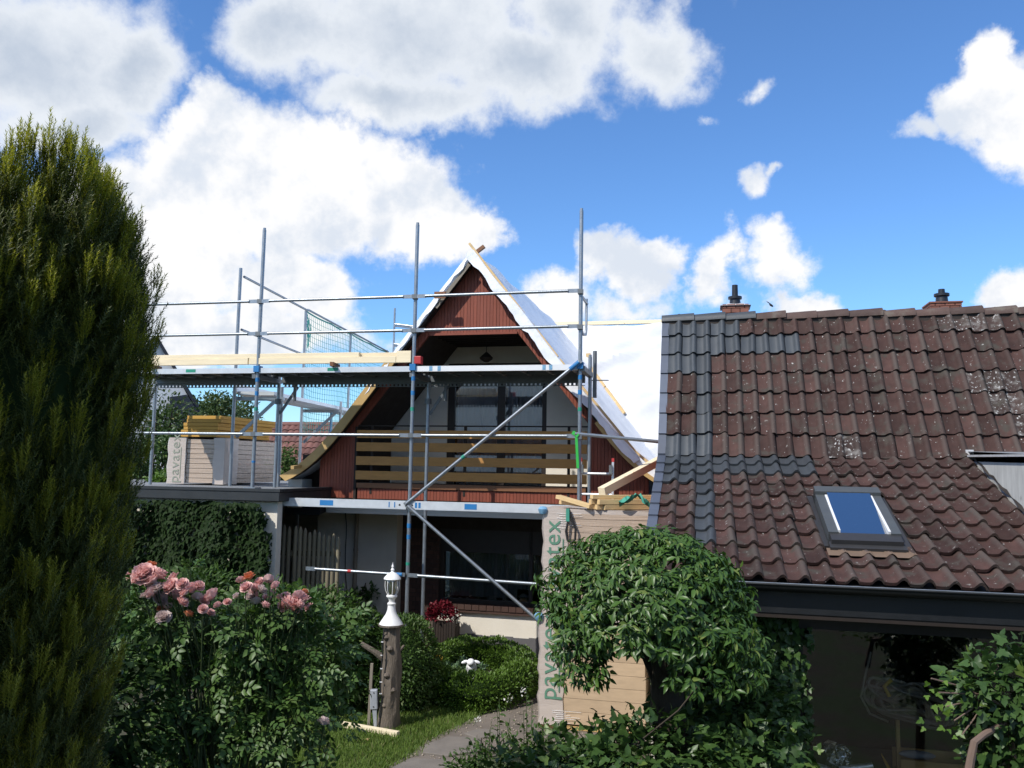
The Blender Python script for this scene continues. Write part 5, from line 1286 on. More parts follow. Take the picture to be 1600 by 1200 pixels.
# unseen tall house added on the left, outside the picture, to shade the yew
th_ = thing('added_shade_house', 'unseen tall cream house added left outside the picture to shade the yew', 'house', (-8, -3, 0))
MB().box((-8.1, -3.7, 4.02), (6.0, 10.4, 8.04)).build('wall', 'cream', th_)
m_ = MB(); m_.add([(-4.95, -9.1, 8.0), (-4.95, 1.65, 8.0), (-8.1, -.5, 8.35), (-8.1, -7.5, 8.35), (-11.25, -9.1, 8.0), (-11.25, 1.65, 8.0)], [(0, 1, 2, 3), (3, 2, 5, 4), (1, 5, 2), (4, 0, 3)]); m_.build('roof', 'ridge_old', th_)
for y in (-6, -2): MB().box((-5.08, y, 4.6), (.06, 1.1, 1.3)).build('window', 'window_dark', th_)
bi = at(1205, 477, 34)
bd = MB(); ell(bd, bi, (.10, .05, .045), Matrix.Rotation(.6, 3, 'Y')); bd.add([bi, bi + Vector((.05, .02, .03)), bi + Vector((-.12, .05, .16)), bi + Vector((-.2, .06, .18))], [(0, 1, 2), (0, 2, 3)]); bd.add([bi, bi + Vector((.05, .02, -.02)), bi + Vector((.18, -.05, -.08))], [(0, 1, 2)])
tag(bd.build('bird', 'black'), 'small dark bird flying above the tiled roof', 'bird')

# ================================================================== PLANTS
UPV = np.array([0, 0, 1.0])
def crown_pts(center, radii, n, seed, lump=.16, k=3.0, fill=(.72, 1.0), zmin=None):
    d = sph(n); r_ = lumpy(d, seed, lump, k) * rnd(n, *fill)
    P = np.array(center) + d * np.array(radii) * r_[:, None]
    if zmin is not None:
        ok = P[:, 2] > zmin; P, d = P[ok], d[ok]
    return P, d
def foliage(name, parent, blobs_, leaf, size, m, seed, lump=.16, k=3.0, droop=.35, fill=(.6, 1.02), zmin=.02, spread=.7):
    Ps, Ds = [], []
    for i, (c, r_, n) in enumerate(blobs_):
        P, d = crown_pts(c, r_, n, seed + i, lump, k, fill, zmin); Ps.append(P); Ds.append(d)
    P = np.concatenate(Ps); d = np.concatenate(Ds); n = len(P)
    Ld = nrm(d + sph(n) * spread - UPV * droop); Nn = nrm(d * .8 + UPV * .5 + sph(n) * .5)
    V, F_ = leaf
    return scatter(name, V, F_, P, Ld, Nn, rnd(n, size[0], size[1]), m, parent)
LEAF, IVY, SMALL = (LEAF_V, LEAF_F), (IVY_V, IVY_F), (SMALL_V, SMALL_F)

# ---- yew at the left edge
YX, YY, YK = -2.50, 3.98, .84
def yz(z): return CAMZ + YK * (z - CAMZ)
yw = thing('yew_tree', 'tall columnar yew filling the left edge, its upper shoots sunlit', 'tree', (YX, YY, 0))
MB().path([(YX, YY, 0), (YX - .02, YY + .01, 1.2), (YX + .02, YY - .01, 2.6), (YX + .03, YY, 4.2)], .1, 10, [.14, .11, .08, .03]).build('trunk', 'bark', yw, smooth=True)
tv, tf = [], []
K = 30
for i in range(K):
    t = i / K; a = i * 2.4; ln = .25 * (1 - .45 * t ** 2) * random.uniform(.8, 1.15)
    ax = Vector((math.cos(a), 0, math.sin(a))); dr_ = (ax * .85 + Vector((0, .50 + .6 * t ** 3, 0))).normalized(); sd_ = dr_.cross(Vector((0, 1, 0))).normalized() * .021
    b = Vector((0, .02 + t * .97, 0)); k = len(tv)
    tv += [b + sd_, b - sd_, b + dr_ * ln]; tf += [(k, k + 1, k + 2)]
k = len(tv); tv += [(.016, 0, 0), (-.008, 0, .014), (-.008, 0, -.014), (0, 1, 0)]; tf += [(k, k + 1, k + 3), (k + 1, k + 2, k + 3), (k + 2, k, k + 3)]
prof_z = [0, 1.0, 1.7, 2.0, 2.75, 3.1, 3.65, 4.0, 4.28, 4.45, 4.76, 4.95, 5.06]; prof_r = [.64, .68, .72, .76, .79, .84, .90, .86, .77, .66, .58, .42, .22]
NLD, NSH = 1350, 30
Ps, Ls, Ss, Ts = [], [], [], []
for q in range(NLD):
    zt = random.uniform(.35, 4.8) if q > 70 else random.uniform(4.25, 4.98)      # plume tip
    th = random.uniform(0, 6.283); k = math.sqrt(random.uniform(.55, 1.0)) if q > 60 else math.sqrt(random.uniform(.02, 1.08))
    rt = np.interp(zt, prof_z, prof_r) * k * random.uniform(.92, 1.04); rb_ = np.interp(max(zt - .8, .1), prof_z, prof_r) * k * .86
    ln = random.uniform(.45, .8); wd = random.uniform(.065, .105) if q > 70 else random.uniform(.04, .06)
    t = np.sqrt(rnd(NSH)); a2 = rnd(NSH, 0, 6.283)
    rr2 = rb_ + (rt - rb_) * t; cz_ = zt - ln * (1 - t)
    rho = wd * (1 - t) ** .6 + .004
    dirh = np.stack([np.cos(a2), np.sin(a2), np.zeros(NSH)], 1)
    P = np.stack([np.cos(th) * rr2, np.sin(th) * rr2, cz_], 1) + dirh * rho[:, None] * .6
    Ps.append(np.stack([YX + P[:, 0] * YK, YY + P[:, 1] * YK, yz(P[:, 2])], 1))
    Ls.append(nrm(dirh * (.75 * (1 - t) + .12)[:, None] + UPV * (.75 + .5 * t)[:, None] + np.array([math.cos(th), math.sin(th), 0]) * .15 + sph(NSH) * .12))
    Ss.append(rnd(NSH, .085, .15)); Ts.append(t)
P, Ld, Sz = np.concatenate(Ps), np.concatenate(Ls), np.concatenate(Ss); tip = np.concatenate(Ts) > .80
MB().lathe((YX, YY, 0), [(r_ * YK, yz(z_)) for r_, z_ in ((.36, .1), (.44, 1.0), (.48, 1.8), (.58, 2.6), (.64, 3.2), (.66, 3.65), (.58, 4.0), (.44, 4.28), (.25, 4.45), (.05, 4.55))], 20).build('dark_core', 'ivy_dark', yw)  # solid dark core added inside the crown so nothing shows through
scatter('crown', tv, tf, P[~tip], Ld[~tip], sph((~tip).sum()), Sz[~tip], 'yew', yw)
scatter('young_shoots', tv, tf, P[tip], Ld[tip], sph(tip.sum()), Sz[tip], 'yew_tip', yw)

# ---- shrub roses
rb = thing('rose_bush', 'tall shrub rose with clusters of pink and orange blooms beside the yew', 'rose bush', (-2.1, 6.8, 0))
c0 = at(330, 1010, 6.75)
stm = MB()
roses = [(224, 896, 17, 0), (249, 897, 12, 0), (247, 917, 9, 1), (266, 915, 12, 0), (277, 930, 12, 0), (299, 919, 12, 0), (250, 934, 12, 1), (255, 964, 11, 1), (330, 930, 11, 0), (317, 951, 7, 0),
         (329, 957, 7, 0), (295, 959, 7, 2), (389, 900, 9, 2), (384, 917, 9, 0), (405, 909, 8, 0), (420, 904, 7, 0), (410, 921, 8, 1), (427, 925, 7, 0), (400, 939, 8, 1), (439, 932, 6, 0),
         (454, 941, 13, 0), (474, 936, 10, 0), (476, 925, 6, 2), (225, 930, 6, 1), (185, 945, 6, 1), (369, 931, 6, 1), (506, 1127, 9, 1), (238, 905, 11, 0), (462, 950, 10, 0), (443, 947, 9, 0), (241, 881, 4, 2), (234, 880, 4, 2), (250, 950, 5, 2), (232, 912, 10, 0), (258, 925, 9, 0), (286, 940, 9, 0), (309, 932, 8, 1), (396, 928, 9, 0), (417, 935, 8, 0), (466, 930, 9, 0), (215, 905, 9, 0), (340, 945, 6, 0), (205, 900, 8, 0), (271, 902, 9, 0), (284, 912, 9, 0), (312, 915, 8, 0), (320, 938, 8, 0), (261, 945, 9, 1), (237, 925, 10, 0), (288, 925, 8, 0), (376, 906, 7, 0), (398, 918, 9, 0), (430, 914, 7, 0), (447, 932, 8, 0), (468, 944, 9, 0), (355, 940, 6, 0), (390, 932, 7, 1), (415, 945, 7, 0), (482, 948, 7, 0)]
pet_v, pet_f = [], []
def petal(base_r, ang, tilt, size, lift):
    k = len(pet_v); ca, sa = math.cos(ang), math.sin(ang); out = Vector((ca, sa, 0)); sd = Vector((-sa, ca, 0))
    for v_ in (0, .5, 1.0):
        for u_ in (-.5, 0, .5):
            h = math.sin(tilt) * v_ * size; o_ = base_r + math.cos(tilt) * v_ * size
            wdt = size * (.55 + .55 * math.sin(v_ * 2.2)); p = out * (o_ - .25 * size * abs(u_) * 1.2 * (1 if v_ > .4 else 0)) + sd * u_ * wdt + Z * (lift + h + (.10 * size if abs(u_) > .1 else 0) - (.12 * size if v_ == 1.0 and tilt < 1 else 0))
            pet_v.append(p)
    for i in range(2):
        for j in range(2): pet_f.append((k + i * 3 + j, k + i * 3 + j + 1, k + i * 3 + 4 + j, k + i * 3 + 3 + j))
for (cnt, br_, tilt, size, lift) in ((7, .12, .55, .92, -.50), (8, .12, .85, .95, -.45), (8, .10, 1.1, .88, -.38), (7, .07, 1.3, .76, -.28), (6, .04, 1.45, .64, -.18), (5, .01, 1.55, .50, -.08)):
    for i in range(cnt): petal(br_, 2 * math.pi * i / cnt + tilt * 3, tilt, size * random.uniform(.92, 1.08), lift)
pm = {}
for kind, m in ((0, 'pink'), (1, 'pink_pale'), (2, 'orange')):
    me = bpy.data.meshes.new('bloom'); me.from_pydata([tuple(v) for v in pet_v], [], pet_f); me.update(); me.materials.append(MT[m]); me.shade_smooth(); pm[kind] = me
for (px, py, r_, kind) in roses:
    p = at(px, py, 6.45 + random.uniform(-.12, .12)); rad = r_ * 6.45 / 1300 * 1.28
    o = bpy.data.objects.new('bloom', pm[kind]); COL.objects.link(o); o.parent = rb
    o.location = p - ORG[rb]; o.scale = (rad,) * 3; o.rotation_euler = (random.uniform(.2, 1.1), random.uniform(-.5, .5), random.uniform(0, 6.28))
    foot = Vector((p.x * .35 + -2.15 * .65 + random.uniform(-.2, .2), 6.8 + random.uniform(-.2, .2), 0)); mid = (p * .6 + foot * .4) + Vector((random.uniform(-.08, .08), .05, .1))
    stm.path([foot, foot * .6 + mid * .4 + Vector((0, 0, .1)), mid, p - Z * rad * .4], .008, 5, [.013, .010, .007, .004])
tp = at(297, 862, 6.6); stm.path([at(305, 1000, 6.8), at(298, 930, 6.7), tp], .006, 5, [.008, .006, .003])
stm.build('stems', 'stem_green', rb)
# compound rose leaves: five leaflets
RL_V, RL_F = [], []
for (ox, oy, an, sz) in ((0, .55, 0, .48), (.03, .38, -1.0, .42), (-.03, .38, 1.0, .42), (.03, .12, -1.15, .38), (-.03, .12, 1.15, .38)):
    k = len(RL_V)
    for (x, y, z) in LEAF_V:
        x *= 1.25 * sz; y *= sz; RL_V.append((ox + x * math.cos(an) - y * math.sin(an), oy + x * math.sin(an) + y * math.cos(an), z * sz - .08 * oy))
    RL_F += [tuple(k + i for i in f) for f in LEAF_F]
RL = (RL_V, RL_F)
rbl = []
for (px, py, y, r_, n) in ((250, 985, 6.7, (.42, .35, .36), 330), (400, 985, 6.7, (.46, .38, .30), 330), (500, 1030, 6.8, (.38, .34, .40), 280), (330, 1080, 6.8, (.75, .45, .45), 600), (230, 1120, 6.6, (.45, .4, .5), 340), (440, 1120, 6.7, (.45, .4, .42), 340), (330, 1220, 6.9, (.9, .4, .4), 320), (225, 945, 6.6, (.22, .2, .16), 90), (450, 955, 6.6, (.25, .2, .14), 90), (300, 905, 6.6, (.07, .06, .16), 20)):
    rbl.append((tuple(at(px, py, y)), r_, n))
foliage('foliage', rb, rbl, RL, (.10, .17), 'rose_leaf', 40, .22, 3.5, .25, (.45, 1.05))
# ---- darker shrub between yew and roses
sh = thing('leafy_shrub', 'dark leafy shrub low between the yew and the roses', 'shrub', tuple(Vector((at(150, 1150, 6.0).x, 6.0, 0))))
MB().path([(at(150, 1150, 6).x, 6.0, 0), (at(150, 1150, 6).x, 6.0, .9)], .02, 6).build('stem', 'bark', sh)
foliage('foliage', sh, [(tuple(at(150, 1120, 6.0)), (.45, .35, .55), 700), (tuple(at(110, 1230, 5.8)), (.5, .35, .4), 450)], LEAF, (.07, .12), 'ivy_dark', 60, .2, 3, .3)
# ---- light green hedge behind the roses
hs = at(500, 1010, 10.6)
pv = thing('privet_shrub', 'broad light-green shrub behind the roses reaching to the lamp', 'shrub', (hs.x, hs.y, 0))
MB().path([(hs.x, hs.y, 0), (hs.x, hs.y, .9)], .03, 6).build('stem', 'bark', pv)
foliage('foliage', pv, [(tuple(at(490, 1005, 10.6)), (.72, .5, .68), 5200), (tuple(at(560, 1030, 10.9)), (.45, .4, .62), 3000), (tuple(at(400, 985, 10.4)), (.65, .45, .62), 3000), (tuple(at(300, 960, 10.2)), (.70, .4, .55), 2000), (tuple(at(470, 1075, 10.6)), (.8, .4, .30), 2000)], LEAF, (.05, .085), 'shrub', 70, .16, 3.2, .2, (.78, 1.03))
# ---- clipped ball
bs_ = at(632, 1045, 10.9)
ba = thing('clipped_yew_ball', 'clipped rounded evergreen shrub behind the lamp log', 'shrub', (bs_.x, bs_.y, 0))
MB().path([(bs_.x, bs_.y, 0), (bs_.x, bs_.y, .7)], .04, 6).build('stem', 'bark', ba)
foliage('foliage', ba, [((bs_.x - .02, bs_.y, .50), (.50, .5, .66), 9000), ((bs_.x - .28, bs_.y, .42), (.42, .45, .55), 5200)], LEAF, (.032, .052), 'shrub', 80, .06, 3, 0, (.84, 1.02))
MB().lathe((bs_.x - .02, bs_.y, 0), [(.3, .05), (.40, .3), (.38, .6), (.22, .85), (.02, .98)], 16).build('dark_core', 'ivy_dark', ba)  # solid dark filler added inside the clipped foliage to stop see-through
# ---- round box hedge and bed
bc = np.array([-.42, 11.95]); brx, bry, bh = .66, 1.12, .44
bx_ = thing('box_hedge', 'low clipped box hedge ring round the flower bed', 'hedge', (bc[0], bc[1], 0))
n = 19000; th = rnd(n, 0, 6.283); ph_ = rnd(n, -.35, math.pi + .35)
wr = .20 * rnd(n, .82, 1.04) * (1 + .10 * np.sin(th * 7) + .06 * np.sin(th * 17 + 1)); 
cx, cy = np.cos(th), np.sin(th)
orad = np.cos(ph_) * wr; oz = .24 + np.sin(ph_) * wr * 1.02 - np.where(np.sin(ph_) < 0, .1, 0)
side = rnd(n) < .45
sg = np.where(rnd(n) < .62, 1, -1); orad = np.where(side, sg * wr, orad); oz = np.where(side, rnd(n, .02, .3), oz)
P = np.stack([bc[0] + cx * (brx + orad), bc[1] + cy * (bry + orad), oz], 1)
dirn = np.stack([cx * np.sign(orad) * np.abs(orad) / .2, cy * np.sign(orad) * np.abs(orad) / .2, np.clip((oz - .2) / .2, -.2, 1)], 1)
scatter('foliage', LEAF_V, LEAF_F, P, nrm(dirn + sph(n) * .6 + UPV * .3), nrm(dirn + sph(n) * .5), rnd(n, .028, .048), 'box', bx_)
core = MB(); vs = []; N1, N2 = 40, 8
for i in range(N1):
    a = 2 * math.pi * i / N1
    for j in range(N2):
        b_ = 2 * math.pi * j / N2; o_ = .13 * math.cos(b_); vs.append((bc[0] + math.cos(a) * (brx + o_), bc[1] + math.sin(a) * (bry + o_), max(.0, .19 + .16 * math.sin(b_))))
core.add(vs, [(i * N2 + j, ((i + 1) % N1) * N2 + j, ((i + 1) % N1) * N2 + (j + 1) % N2, i * N2 + (j + 1) % N2) for i in range(N1) for j in range(N2)]); core.build('dark_core', 'ivy_dark', bx_)  # closed dark ring added under the hedge leaves as opaque filling
for (px, py, r_, m, lab, nm_) in ((700, 1062, .16, 'sage', 'blue-green bedding plant left in the hedged bed', 'bedding_plant'), (722, 1052, .15, 'sage', 'grey-green mound behind the lamb figure in the hedged bed', 'bedding_plant'),
                          (690, 1072, .13, 'shrub', 'small leafy plant at the front left of the hedged bed', 'bedding_plant'), (750, 1062, .10, 'sage', 'small grey-green plant right of the lamb figure', 'bedding_plant'), (712, 1068, .12, 'shrub', 'low green plant just left of the lamb figure', 'bedding_plant')):
    p = gnd(px, py + 12)
    t = thing(nm_, lab, 'plant', p); MB().tube(p, (p.x, p.y, .12), .01, 5).build('stem', 'stem_green', t)
    foliage('foliage', t, [((p.x, p.y, .17), (r_, r_ * 1.2, .14), 360)], LEAF, (.04, .07), m, int(px), .2, 4, -.3, (.4, 1.05))
for (px, py, m, lab) in ((683, 1032, 'yellow_fl', 'yellow flower at the back of the hedged bed'), (698, 1065, 'yellow_fl', 'yellow flower cluster in the middle of the hedged bed'), (673, 1058, 'white_fl', 'white flower at the left edge of the hedged bed')):
    p = at(px, py, 11.6); t = thing('flower', lab, 'flower', (p.x, p.y, 0)); MB().tube((p.x, p.y, 0), p, .006, 5).build('stem', 'stem_green', t)
    n = 70; d = sph(n); scatter('petals', SMALL_V, SMALL_F, np.array(p) + d * [.05, .05, .045] * rnd(n, .4, 1)[:, None], nrm(d + UPV * .3), sph(n), rnd(n, .035, .06), m, t)

# ---- ivy grown into a tree
tc_ = at(1012, 935, 6.45)
it = thing('ivy_tree', 'umbrella-shaped tree ivy with glossy drooping leaves in front of the packs', 'ivy', (tc_.x + .1, tc_.y, 0))
tk = MB(); x0, y0 = tc_.x + .18, tc_.y
tk.path([(x0, y0, 0), (x0 + .03, y0, .7), (x0 - .03, y0, 1.3), (x0 - .05, y0, 1.9)], .1, 12, [.17, .14, .13, .08])
tk.build('trunk', 'bark', it, smooth=True)
lim = MB()
for k in range(16):
    a = 2 * math.pi * k / 16 + .2; e_ = Vector((tc_.x + .66 * math.cos(a), tc_.y + .55 * math.sin(a), tc_.z + random.uniform(-.15, .38)))
    lim.path([(x0 - .03, y0, 1.2 + random.uniform(0, .4)), ((x0 + e_.x) / 2, (y0 + e_.y) / 2, (1.7 + e_.z) / 2 + .12), e_], .02, 6, [.04, .022, .007])
lim.build('limbs', 'bark', it)
n = 1500
d = sph(n * 2); d = d[d[:, 2] > -.42][:n]; n = len(d)
rr_ = lumpy(d, 91, .08, 3.2) * rnd(n, .74, 1.0)
P = np.array(tc_) + np.array([0, 0, -.02]) + d * np.array([.78, .72, .62]) * rr_[:, None]
# hanging skirt on the left
nl = 150; sk_ = np.stack([rnd(nl, -.70, -.30), rnd(nl, -.45, .3), rnd(nl, -.55, -.2)], 1); P = np.concatenate([P, np.array(tc_) + sk_]); d = np.concatenate([d, nrm(sk_ * [1, 1, .3])])
nl = 110; sk_ = np.stack([rnd(nl, .05, .72), rnd(nl, -.68, -.35), rnd(nl, -.52, -.1)], 1); P = np.concatenate([P, np.array(tc_) + sk_]); d = np.concatenate([d, nrm(sk_ * [1, 1, .3])])
n = len(P); K = 9
ax = nrm(d + UPV * .35 + sph(n) * .25); t1 = nrm(np.cross(ax, sph(n))); t2 = np.cross(ax, t1)
ang = np.tile(np.arange(K) * 2.4, n) + np.repeat(rnd(n, 0, 6), K); el = np.tile(np.linspace(-.15, .75, K), n)
A_, T1, T2 = np.repeat(ax, K, 0), np.repeat(t1, K, 0), np.repeat(t2, K, 0)
Ld = nrm((T1 * np.cos(ang)[:, None] + T2 * np.sin(ang)[:, None]) * np.cos(el)[:, None] + A_ * np.sin(el)[:, None] - UPV * .75 + sph(n * K) * .28)
PP = np.repeat(P, K, 0) + Ld * .012 + sph(n * K) * .012
keep = rnd(n * K) < .9
scatter('leaves', [(x * .82, y, z) for x, y, z in LEAF_V], LEAF_F, PP[keep], Ld[keep], nrm(A_ + UPV * .5 + sph(n * K) * .3)[keep], (.038 + .060 * rnd(n * K) ** 1.3)[keep], 'ivy_tree', it)

# ---- ivy mantle at the corner of the outbuilding and the bank in front
im = thing('ivy_mantle', 'dark ivy covering the left corner of the outbuilding under the eaves', 'ivy', tuple(BF.w(-.8, -.3, 0)))
stw = MB()
for k in range(9): stw.path([BF.w(-1.2 + k * .12, -.44, 0), BF.w(-1.15 + k * .115 + random.uniform(-.06, .06), -.42, .9), BF.w(-1.1 + k * .11, -.43, 1.75)], .012, 5)
stw.build('stems', 'bark', im)
n = 2600
ps = np.array([BF.w(a_, d2, z2) for a_, d2, z2 in zip(rnd(n, -1.35, -.22), rnd(n, -.46, -.22), rnd(n, .1, 1.92))])
edge = rnd(n) < .985
nn2 = np.tile(np.array(B.n), (n, 1))
scatter('leaves', IVY_V, IVY_F, ps, nrm(-UPV + nn2 * .5 + sph(n) * .6), nrm(nn2 + UPV * .3 + sph(n) * .5), rnd(n, .055, .10), 'ivy', im)
n = 130; ps = np.array([BF.w(a_, d2, z2) for a_, d2, z2 in zip(rnd(n, -.24, -.10), rnd(n, -.42, -.30), rnd(n, .3, 1.75))]); nn2 = np.tile(np.array(B.n), (n, 1))
scatter('stray_leaves', IVY_V, IVY_F, ps, nrm(-UPV + nn2 * .5 + sph(n) * .6), nrm(nn2 + UPV * .3 + sph(n) * .5), rnd(n, .05, .08), 'ivy', im)
bk = at(1000, 1150, 6.1)
ib = thing('ivy_bank', 'spreading ivy bank at the foot of the ivy tree', 'ivy', (bk.x, bk.y, 0))
stw = MB()
for k in range(10):
    a = random.uniform(0, 6.28); stw.path([(bk.x, bk.y, .05), (bk.x + .4 * math.cos(a), bk.y + .25 * math.sin(a), .6), (bk.x + .9 * math.cos(a), bk.y + .45 * math.sin(a), .8)], .014, 5)
stw.path([at(985, 1170, 6.0), at(1060, 1110, 5.85), at(1100, 1060, 5.8)], .006, 5); stw.build('stems', 'bark', ib)
foliage('leaves', ib, [(tuple(at(1010, 1205, 6.1)), (.70, .45, .42), 1700), (tuple(at(880, 1225, 6.3)), (.50, .4, .30), 1000), (tuple(at(1150, 1135, 6.75)), (.55, .40, .60), 1500), (tuple(at(1080, 1075, 6.85)), (.34, .25, .5), 800), (tuple(at(1000, 1250, 5.9)), (1.2, .4, .4), 900), (tuple(at(1180, 1230, 6.0)), (.6, .4, .5), 600)], IVY, (.035, .11), 'ivy', 100, .2, 3.4, .3, (.5, 1.04))
sm_ = at(760, 1195, 6.9)
lh = thing('low_shrub', 'small-leaved low shrub at the path edge left of the ivy bank', 'shrub', (sm_.x, sm_.y, 0))
MB().path([(sm_.x, sm_.y, 0), (sm_.x, sm_.y, .5)], .015, 5).build('stem', 'bark', lh)
foliage('foliage', lh, [(tuple(at(775, 1195, 6.9)), (.34, .3, .24), 900), (tuple(at(850, 1180, 7.0)), (.35, .3, .26), 900), (tuple(at(720, 1205, 6.9)), (.16, .2, .12), 260)], LEAF, (.035, .06), 'shrub', 120, .25, 4, -.1, (.3, 1.05))
rgt = at(1575, 1110, 5.9)
iv2 = thing('ivy_bush', 'ivy bush at the right edge in front of the workshop glass', 'ivy', (rgt.x, rgt.y, 0))
stw = MB(); stw.path([(rgt.x, rgt.y, 0), (rgt.x + .03, rgt.y, .8), (rgt.x, rgt.y, 1.4)], .03, 6, [.05, .04, .02])
stw.path([at(1510, 1230, 5.6), at(1517, 1185, 5.6), at(1522, 1160, 5.6), at(1537, 1148, 5.65), at(1570, 1130, 5.8)], .02, 8, [.030, .026, .024, .022, .02])
for k in range(5): stw.path([at(1560, 1100 - k * 15, 5.9), at(1500 + k * 6, 1072 + k * 12, 5.75), at(1455 + 12 * k, 1060 + k * 22, 5.7)], .005, 5)
stw.build('stems', mat('pinkish_ivy_stem', (.16, .11, .085), .8), iv2, smooth=True)
foliage('leaves', iv2, [(tuple(at(1585, 1085, 5.9)), (.42, .35, .36), 900), (tuple(at(1590, 1180, 5.9)), (.36, .35, .36), 560), (tuple(at(1520, 1070, 5.8)), (.12, .14, .14), 80)], IVY, (.035, .105), 'ivy', 130, .2, 3.4, .4, (.5, 1.05))
n = 26; ps = np.array([at(px, py, 5.72) for px, py in zip(rnd(n, 1440, 1510), rnd(n, 1050, 1160))]); scatter('young_leaves', IVY_V, IVY_F, ps, nrm(sph(n) - UPV * .6 - np.array([0, .4, 0])), nrm(sph(n) * .4 + np.array([-.2, -1, .5])), rnd(n, .035, .06), 'box', iv2)

# ---- tall weeds by the path
for i, (px, py, h, lab) in enumerate(((782, 1178, .62, 'thin weed with pale flower heads at the path edge'), (826, 1165, .70, 'taller weed beside the insulation pack'), (760, 1185, .40, 'short weed left of the other two at the path edge'))):
    p = gnd(px, py); p = Vector((at(px, py, 7.6).x, 7.6, 0)); zt = at(px, py - 85 if i < 2 else py - 60, 7.6).z
    t = thing('weed', lab, 'weed', p, 'weeds along the path'); m_ = MB(); ls, ld = [], []
    for k in range(3):
        tp = Vector((p.x + random.uniform(-.08, .08), p.y + random.uniform(-.05, .05), zt - .08 * k)); m_.path([p, (p + tp) / 2 + Vector((random.uniform(-.02, .02), 0, 0)), tp], .004, 4, [.006, .005, .003])
        for j in range(16): ls.append(p.lerp(tp, .3 + .7 * j / 16)); 
    m_.build('stem', 'stem_green', t); n = len(ls)
    scatter('leaves', LEAF_V, LEAF_F, np.array(ls), nrm(sph(n) * [1, 1, .5] + UPV * .2), sph(n) + UPV, rnd(n, .03, .07), 'shrub', t)
    n = 14; scatter('flower_heads', SMALL_V, SMALL_F, np.array([zt * 0 + tp.x, tp.y, zt]) + RNG.normal(size=(n, 3)) * [.02, .02, .02], sph(n) + UPV, sph(n), rnd(n, .015, .03), 'white_fl', t)

# ---- ivy on the garage front
gi = thing('garage_ivy', 'dense dark ivy covering the garage front wall', 'ivy', tuple(S.w(-4, .3, 0)))
m_ = MB()
for k in range(16): m_.path([S.w(-5.8 + k * .25, .235, 0), S.w(-5.75 + k * .25 + random.uniform(-.1, .1), .24, 1.2), S.w(-5.8 + k * .25, .235, 2.3)], .012, 5)
m_.build('stems', 'bark', gi)
n = 17000; a_ = rnd(n, -6.2, -1.90); z_ = rnd(n, .05, 2.50)
bul = .16 + .14 * np.sin(a_ * 3.1 + z_ * 2) * np.sin(z_ * 3.7 + 1) + .06 * np.sin(a_ * 9)
d2 = .24 + np.abs(bul) * rnd(n, .2, 1.1)
okm = (a_ < -2.02 + .06 * np.sin(z_ * 9)) | (z_ < 2.2 + .12 * np.sin(a_ * 30))
a_, z_, d2 = a_[okm], z_[okm], d2[okm]; n = len(a_)
ps = np.array(S.o)[None] + np.outer(a_, np.array(S.e)) + np.outer(d2, np.array(S.n)) + np.outer(z_, UPV); nn2 = np.tile(np.array(S.n), (n, 1))
scatter('leaves', IVY_V, IVY_F, ps, nrm(-UPV + nn2 * .6 + sph(n) * .6), nrm(nn2 + UPV * .3 + sph(n) * .5), rnd(n, .05, .09), 'ivy_dark', gi)
# climber at the foot of the house wall
p = H.w(-2.15, -.95, 0); cw_ = thing('wall_climber', 'small climbing plant at the foot of the downpipe', 'plant', p)
MB().path([p, p + Z * .8, p + Vector((.1, 0, 1.1))], .008, 5).build('stem', 'bark', cw_)
foliage('leaves', cw_, [((p.x, p.y, .75), (.30, .12, .35), 120), ((p.x + .15, p.y, .95), (.15, .1, .14), 50)], IVY, (.06, .10), 'ivy', 140, .2, 3, .3, (.3, 1.0))

# ---- trees and bushes beyond
def tree(name, label, px, py, y, rad, n, size, m, seed, cat='tree', group='trees and bushes beyond the garage'):
    c = at(px, py, y); t = thing(name, label, cat, (c.x, c.y, 0), group)
    MB().path([(c.x, c.y, 0), (c.x + .05, c.y, c.z * .5), (c.x, c.y, c.z)], .1, 8, [.10, .08, .03]).build('trunk', 'bark', t)
    lm = MB()
    for k in range(6):
        a = k * 1.05; lm.path([(c.x, c.y, c.z - rad[2] * .7), (c.x + rad[0] * .6 * math.cos(a), c.y + rad[1] * .6 * math.sin(a), c.z + rad[2] * random.uniform(-.3, .6))], .03, 5, [.04, .01])
    lm.build('limbs', 'bark', t)
    bl = [(tuple(c), rad, n)]
    for k in range(5):
        a = random.uniform(0, 6.28); bl.append(((c.x + rad[0] * .6 * math.cos(a), c.y + rad[1] * .6 * math.sin(a), c.z + rad[2] * random.uniform(-.5, .7)), tuple(r_ * random.uniform(.35, .5) for r_ in rad), n // 6))
    foliage('crown', t, bl, LEAF, size, m, seed, .28, 3.2, .2, (.35, 1.06), .3)
tree('garden_tree', 'bushy tree beyond the garage roof left of the tall tube', 345, 655, 24, (.85, .8, .75), 1500, (.08, .15), 'tree_leaf', 150)
tree('garden_tree', 'wispy tree top right of the ochre boards', 382, 668, 22, (.45, .5, .75), 700, (.07, .13), 'tree_leaf', 151)
tree('garden_tree', 'dark tree in front of the white house', 262, 672, 20, (.75, .7, .80), 1500, (.08, .14), 'tree_leaf', 152)
tree('bush', 'dark bush behind the garage pack on the left', 235, 722, 17.5, (.75, .6, .6), 1500, (.07, .12), 'ivy', 153, 'bush')
tree('bush', 'bright green bush showing above the garage edge', 262, 752, 15.2, (.45, .4, .22), 600, (.06, .11), 'box', 154, 'bush')
tree('bush', 'leafy bush between garage pack and house verge', 437, 735, 18.5, (.45, .5, .55), 800, (.06, .12), 'shrub', 155, 'bush')
tree('garden_tree', 'round tree far behind the bracket deck', 310, 660, 30, (1.3, 1.2, .9), 1500, (.12, .2), 'tree_leaf', 156)

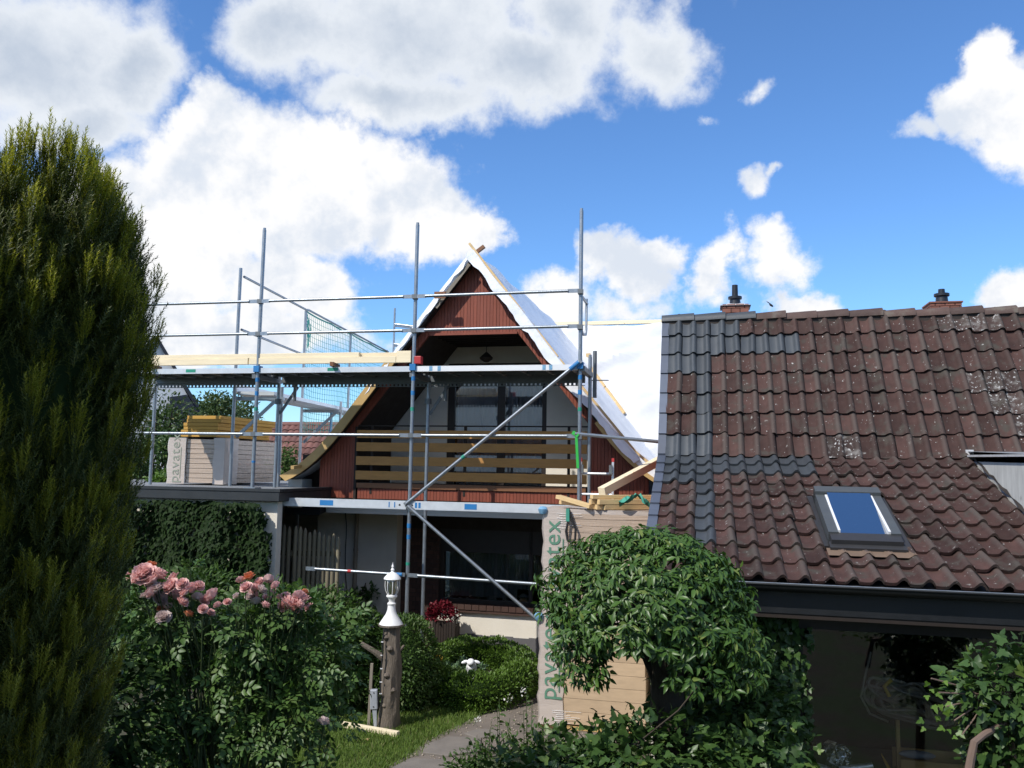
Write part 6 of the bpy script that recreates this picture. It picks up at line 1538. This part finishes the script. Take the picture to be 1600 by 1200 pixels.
# ---- grass
poly = [(p.x, p.y) for p in lawn_pts]
def inside(x, y):
    c = np.zeros(len(x), bool); j = len(poly) - 1
    for i in range(len(poly)):
        xi, yi = poly[i]; xj, yj = poly[j]
        c ^= ((yi > y) != (yj > y)) & (x < (xj - xi) * (y - yi) / (yj - yi + 1e-12) + xi); j = i
    return c
px_ = np.array([p[0] for p in poly]); py_ = np.array([p[1] for p in poly])
n = 60000; gx = rnd(n, px_.min(), px_.max()) + RNG.normal(size=n) * .04; gy = rnd(n, max(8.2, py_.min()), py_.max()); ok = inside(gx + RNG.normal(size=n) * .05, gy + RNG.normal(size=n) * .05); gx, gy = gx[ok], gy[ok]; n = len(gx)
go = scatter('grass', [(-.07, 0, 0), (.07, 0, 0), (.04, .6, .06), (0, 1, .22)], [(0, 1, 2), (0, 2, 3)], np.stack([gx, gy, np.full(n, .004)], 1), nrm(UPV + sph(n) * .5), sph(n), rnd(n, .03, .075), 'grass', None, 'stuff')
go['label'] = 'short green lawn grass around the lamp log'; go['category'] = 'grass'
# ---- tree belt behind the viewer (mirrored in the panes)
tbk = thing('tree_belt', 'dark belt of trees behind the viewer, mirrored in the workshop glass', 'trees', (0, -24, 0))
foliage('crowns', tbk, [((-14 + k * 5.5, -24 + random.uniform(-2, 2), 3.2), (3.6, 2.5, 3.6 + random.uniform(-.6, .8)), 700) for k in range(9)], LEAF, (.5, .9), 'tree_leaf', 200, .2, 3, .2, (.5, 1.02))
bt = MB()
for k in range(9): bt.tube((-14 + k * 5.5, -24, 0), (-14 + k * 5.5, -24, 3), .15, 6, .1)
bt.build('trunks', 'bark', tbk)
# ---- pebbles and fallen bits on the earth path
ppoly = [(p.x, p.y) for p in path_pts]
def inside2(x, y, poly_):
    c = False; j = len(poly_) - 1
    for i in range(len(poly_)):
        xi, yi = poly_[i]; xj, yj = poly_[j]
        if (yi > y) != (yj > y) and x < (xj - xi) * (y - yi) / (yj - yi + 1e-12) + xi: c = not c
        j = i
    return c
pp = [(x, y) for x, y in zip(rnd(5000, min(p[0] for p in ppoly), max(p[0] for p in ppoly)), rnd(5000, 8.0, max(p[1] for p in ppoly))) if inside2(x, y, ppoly)][:1500]
n = len(pp); OC_V = [(1, 0, 0), (0, 1, 0), (-1, 0, 0), (0, -1, 0), (0, 0, .6), (0, 0, -.6)]; OC_F = [(0, 1, 4), (1, 2, 4), (2, 3, 4), (3, 0, 4), (1, 0, 5), (2, 1, 5), (3, 2, 5), (0, 3, 5)]
po = scatter('pebbles', OC_V, OC_F, np.array([(x, y, .012) for x, y in pp]), nrm(sph(n) * [1, 1, .15]), np.tile(UPV, (n, 1)) + sph(n) * .2, rnd(n, .005, .018), 'gravel', None, 'stuff')
po['label'] = 'scattered pebbles on the earth path'; po['category'] = 'pebbles'
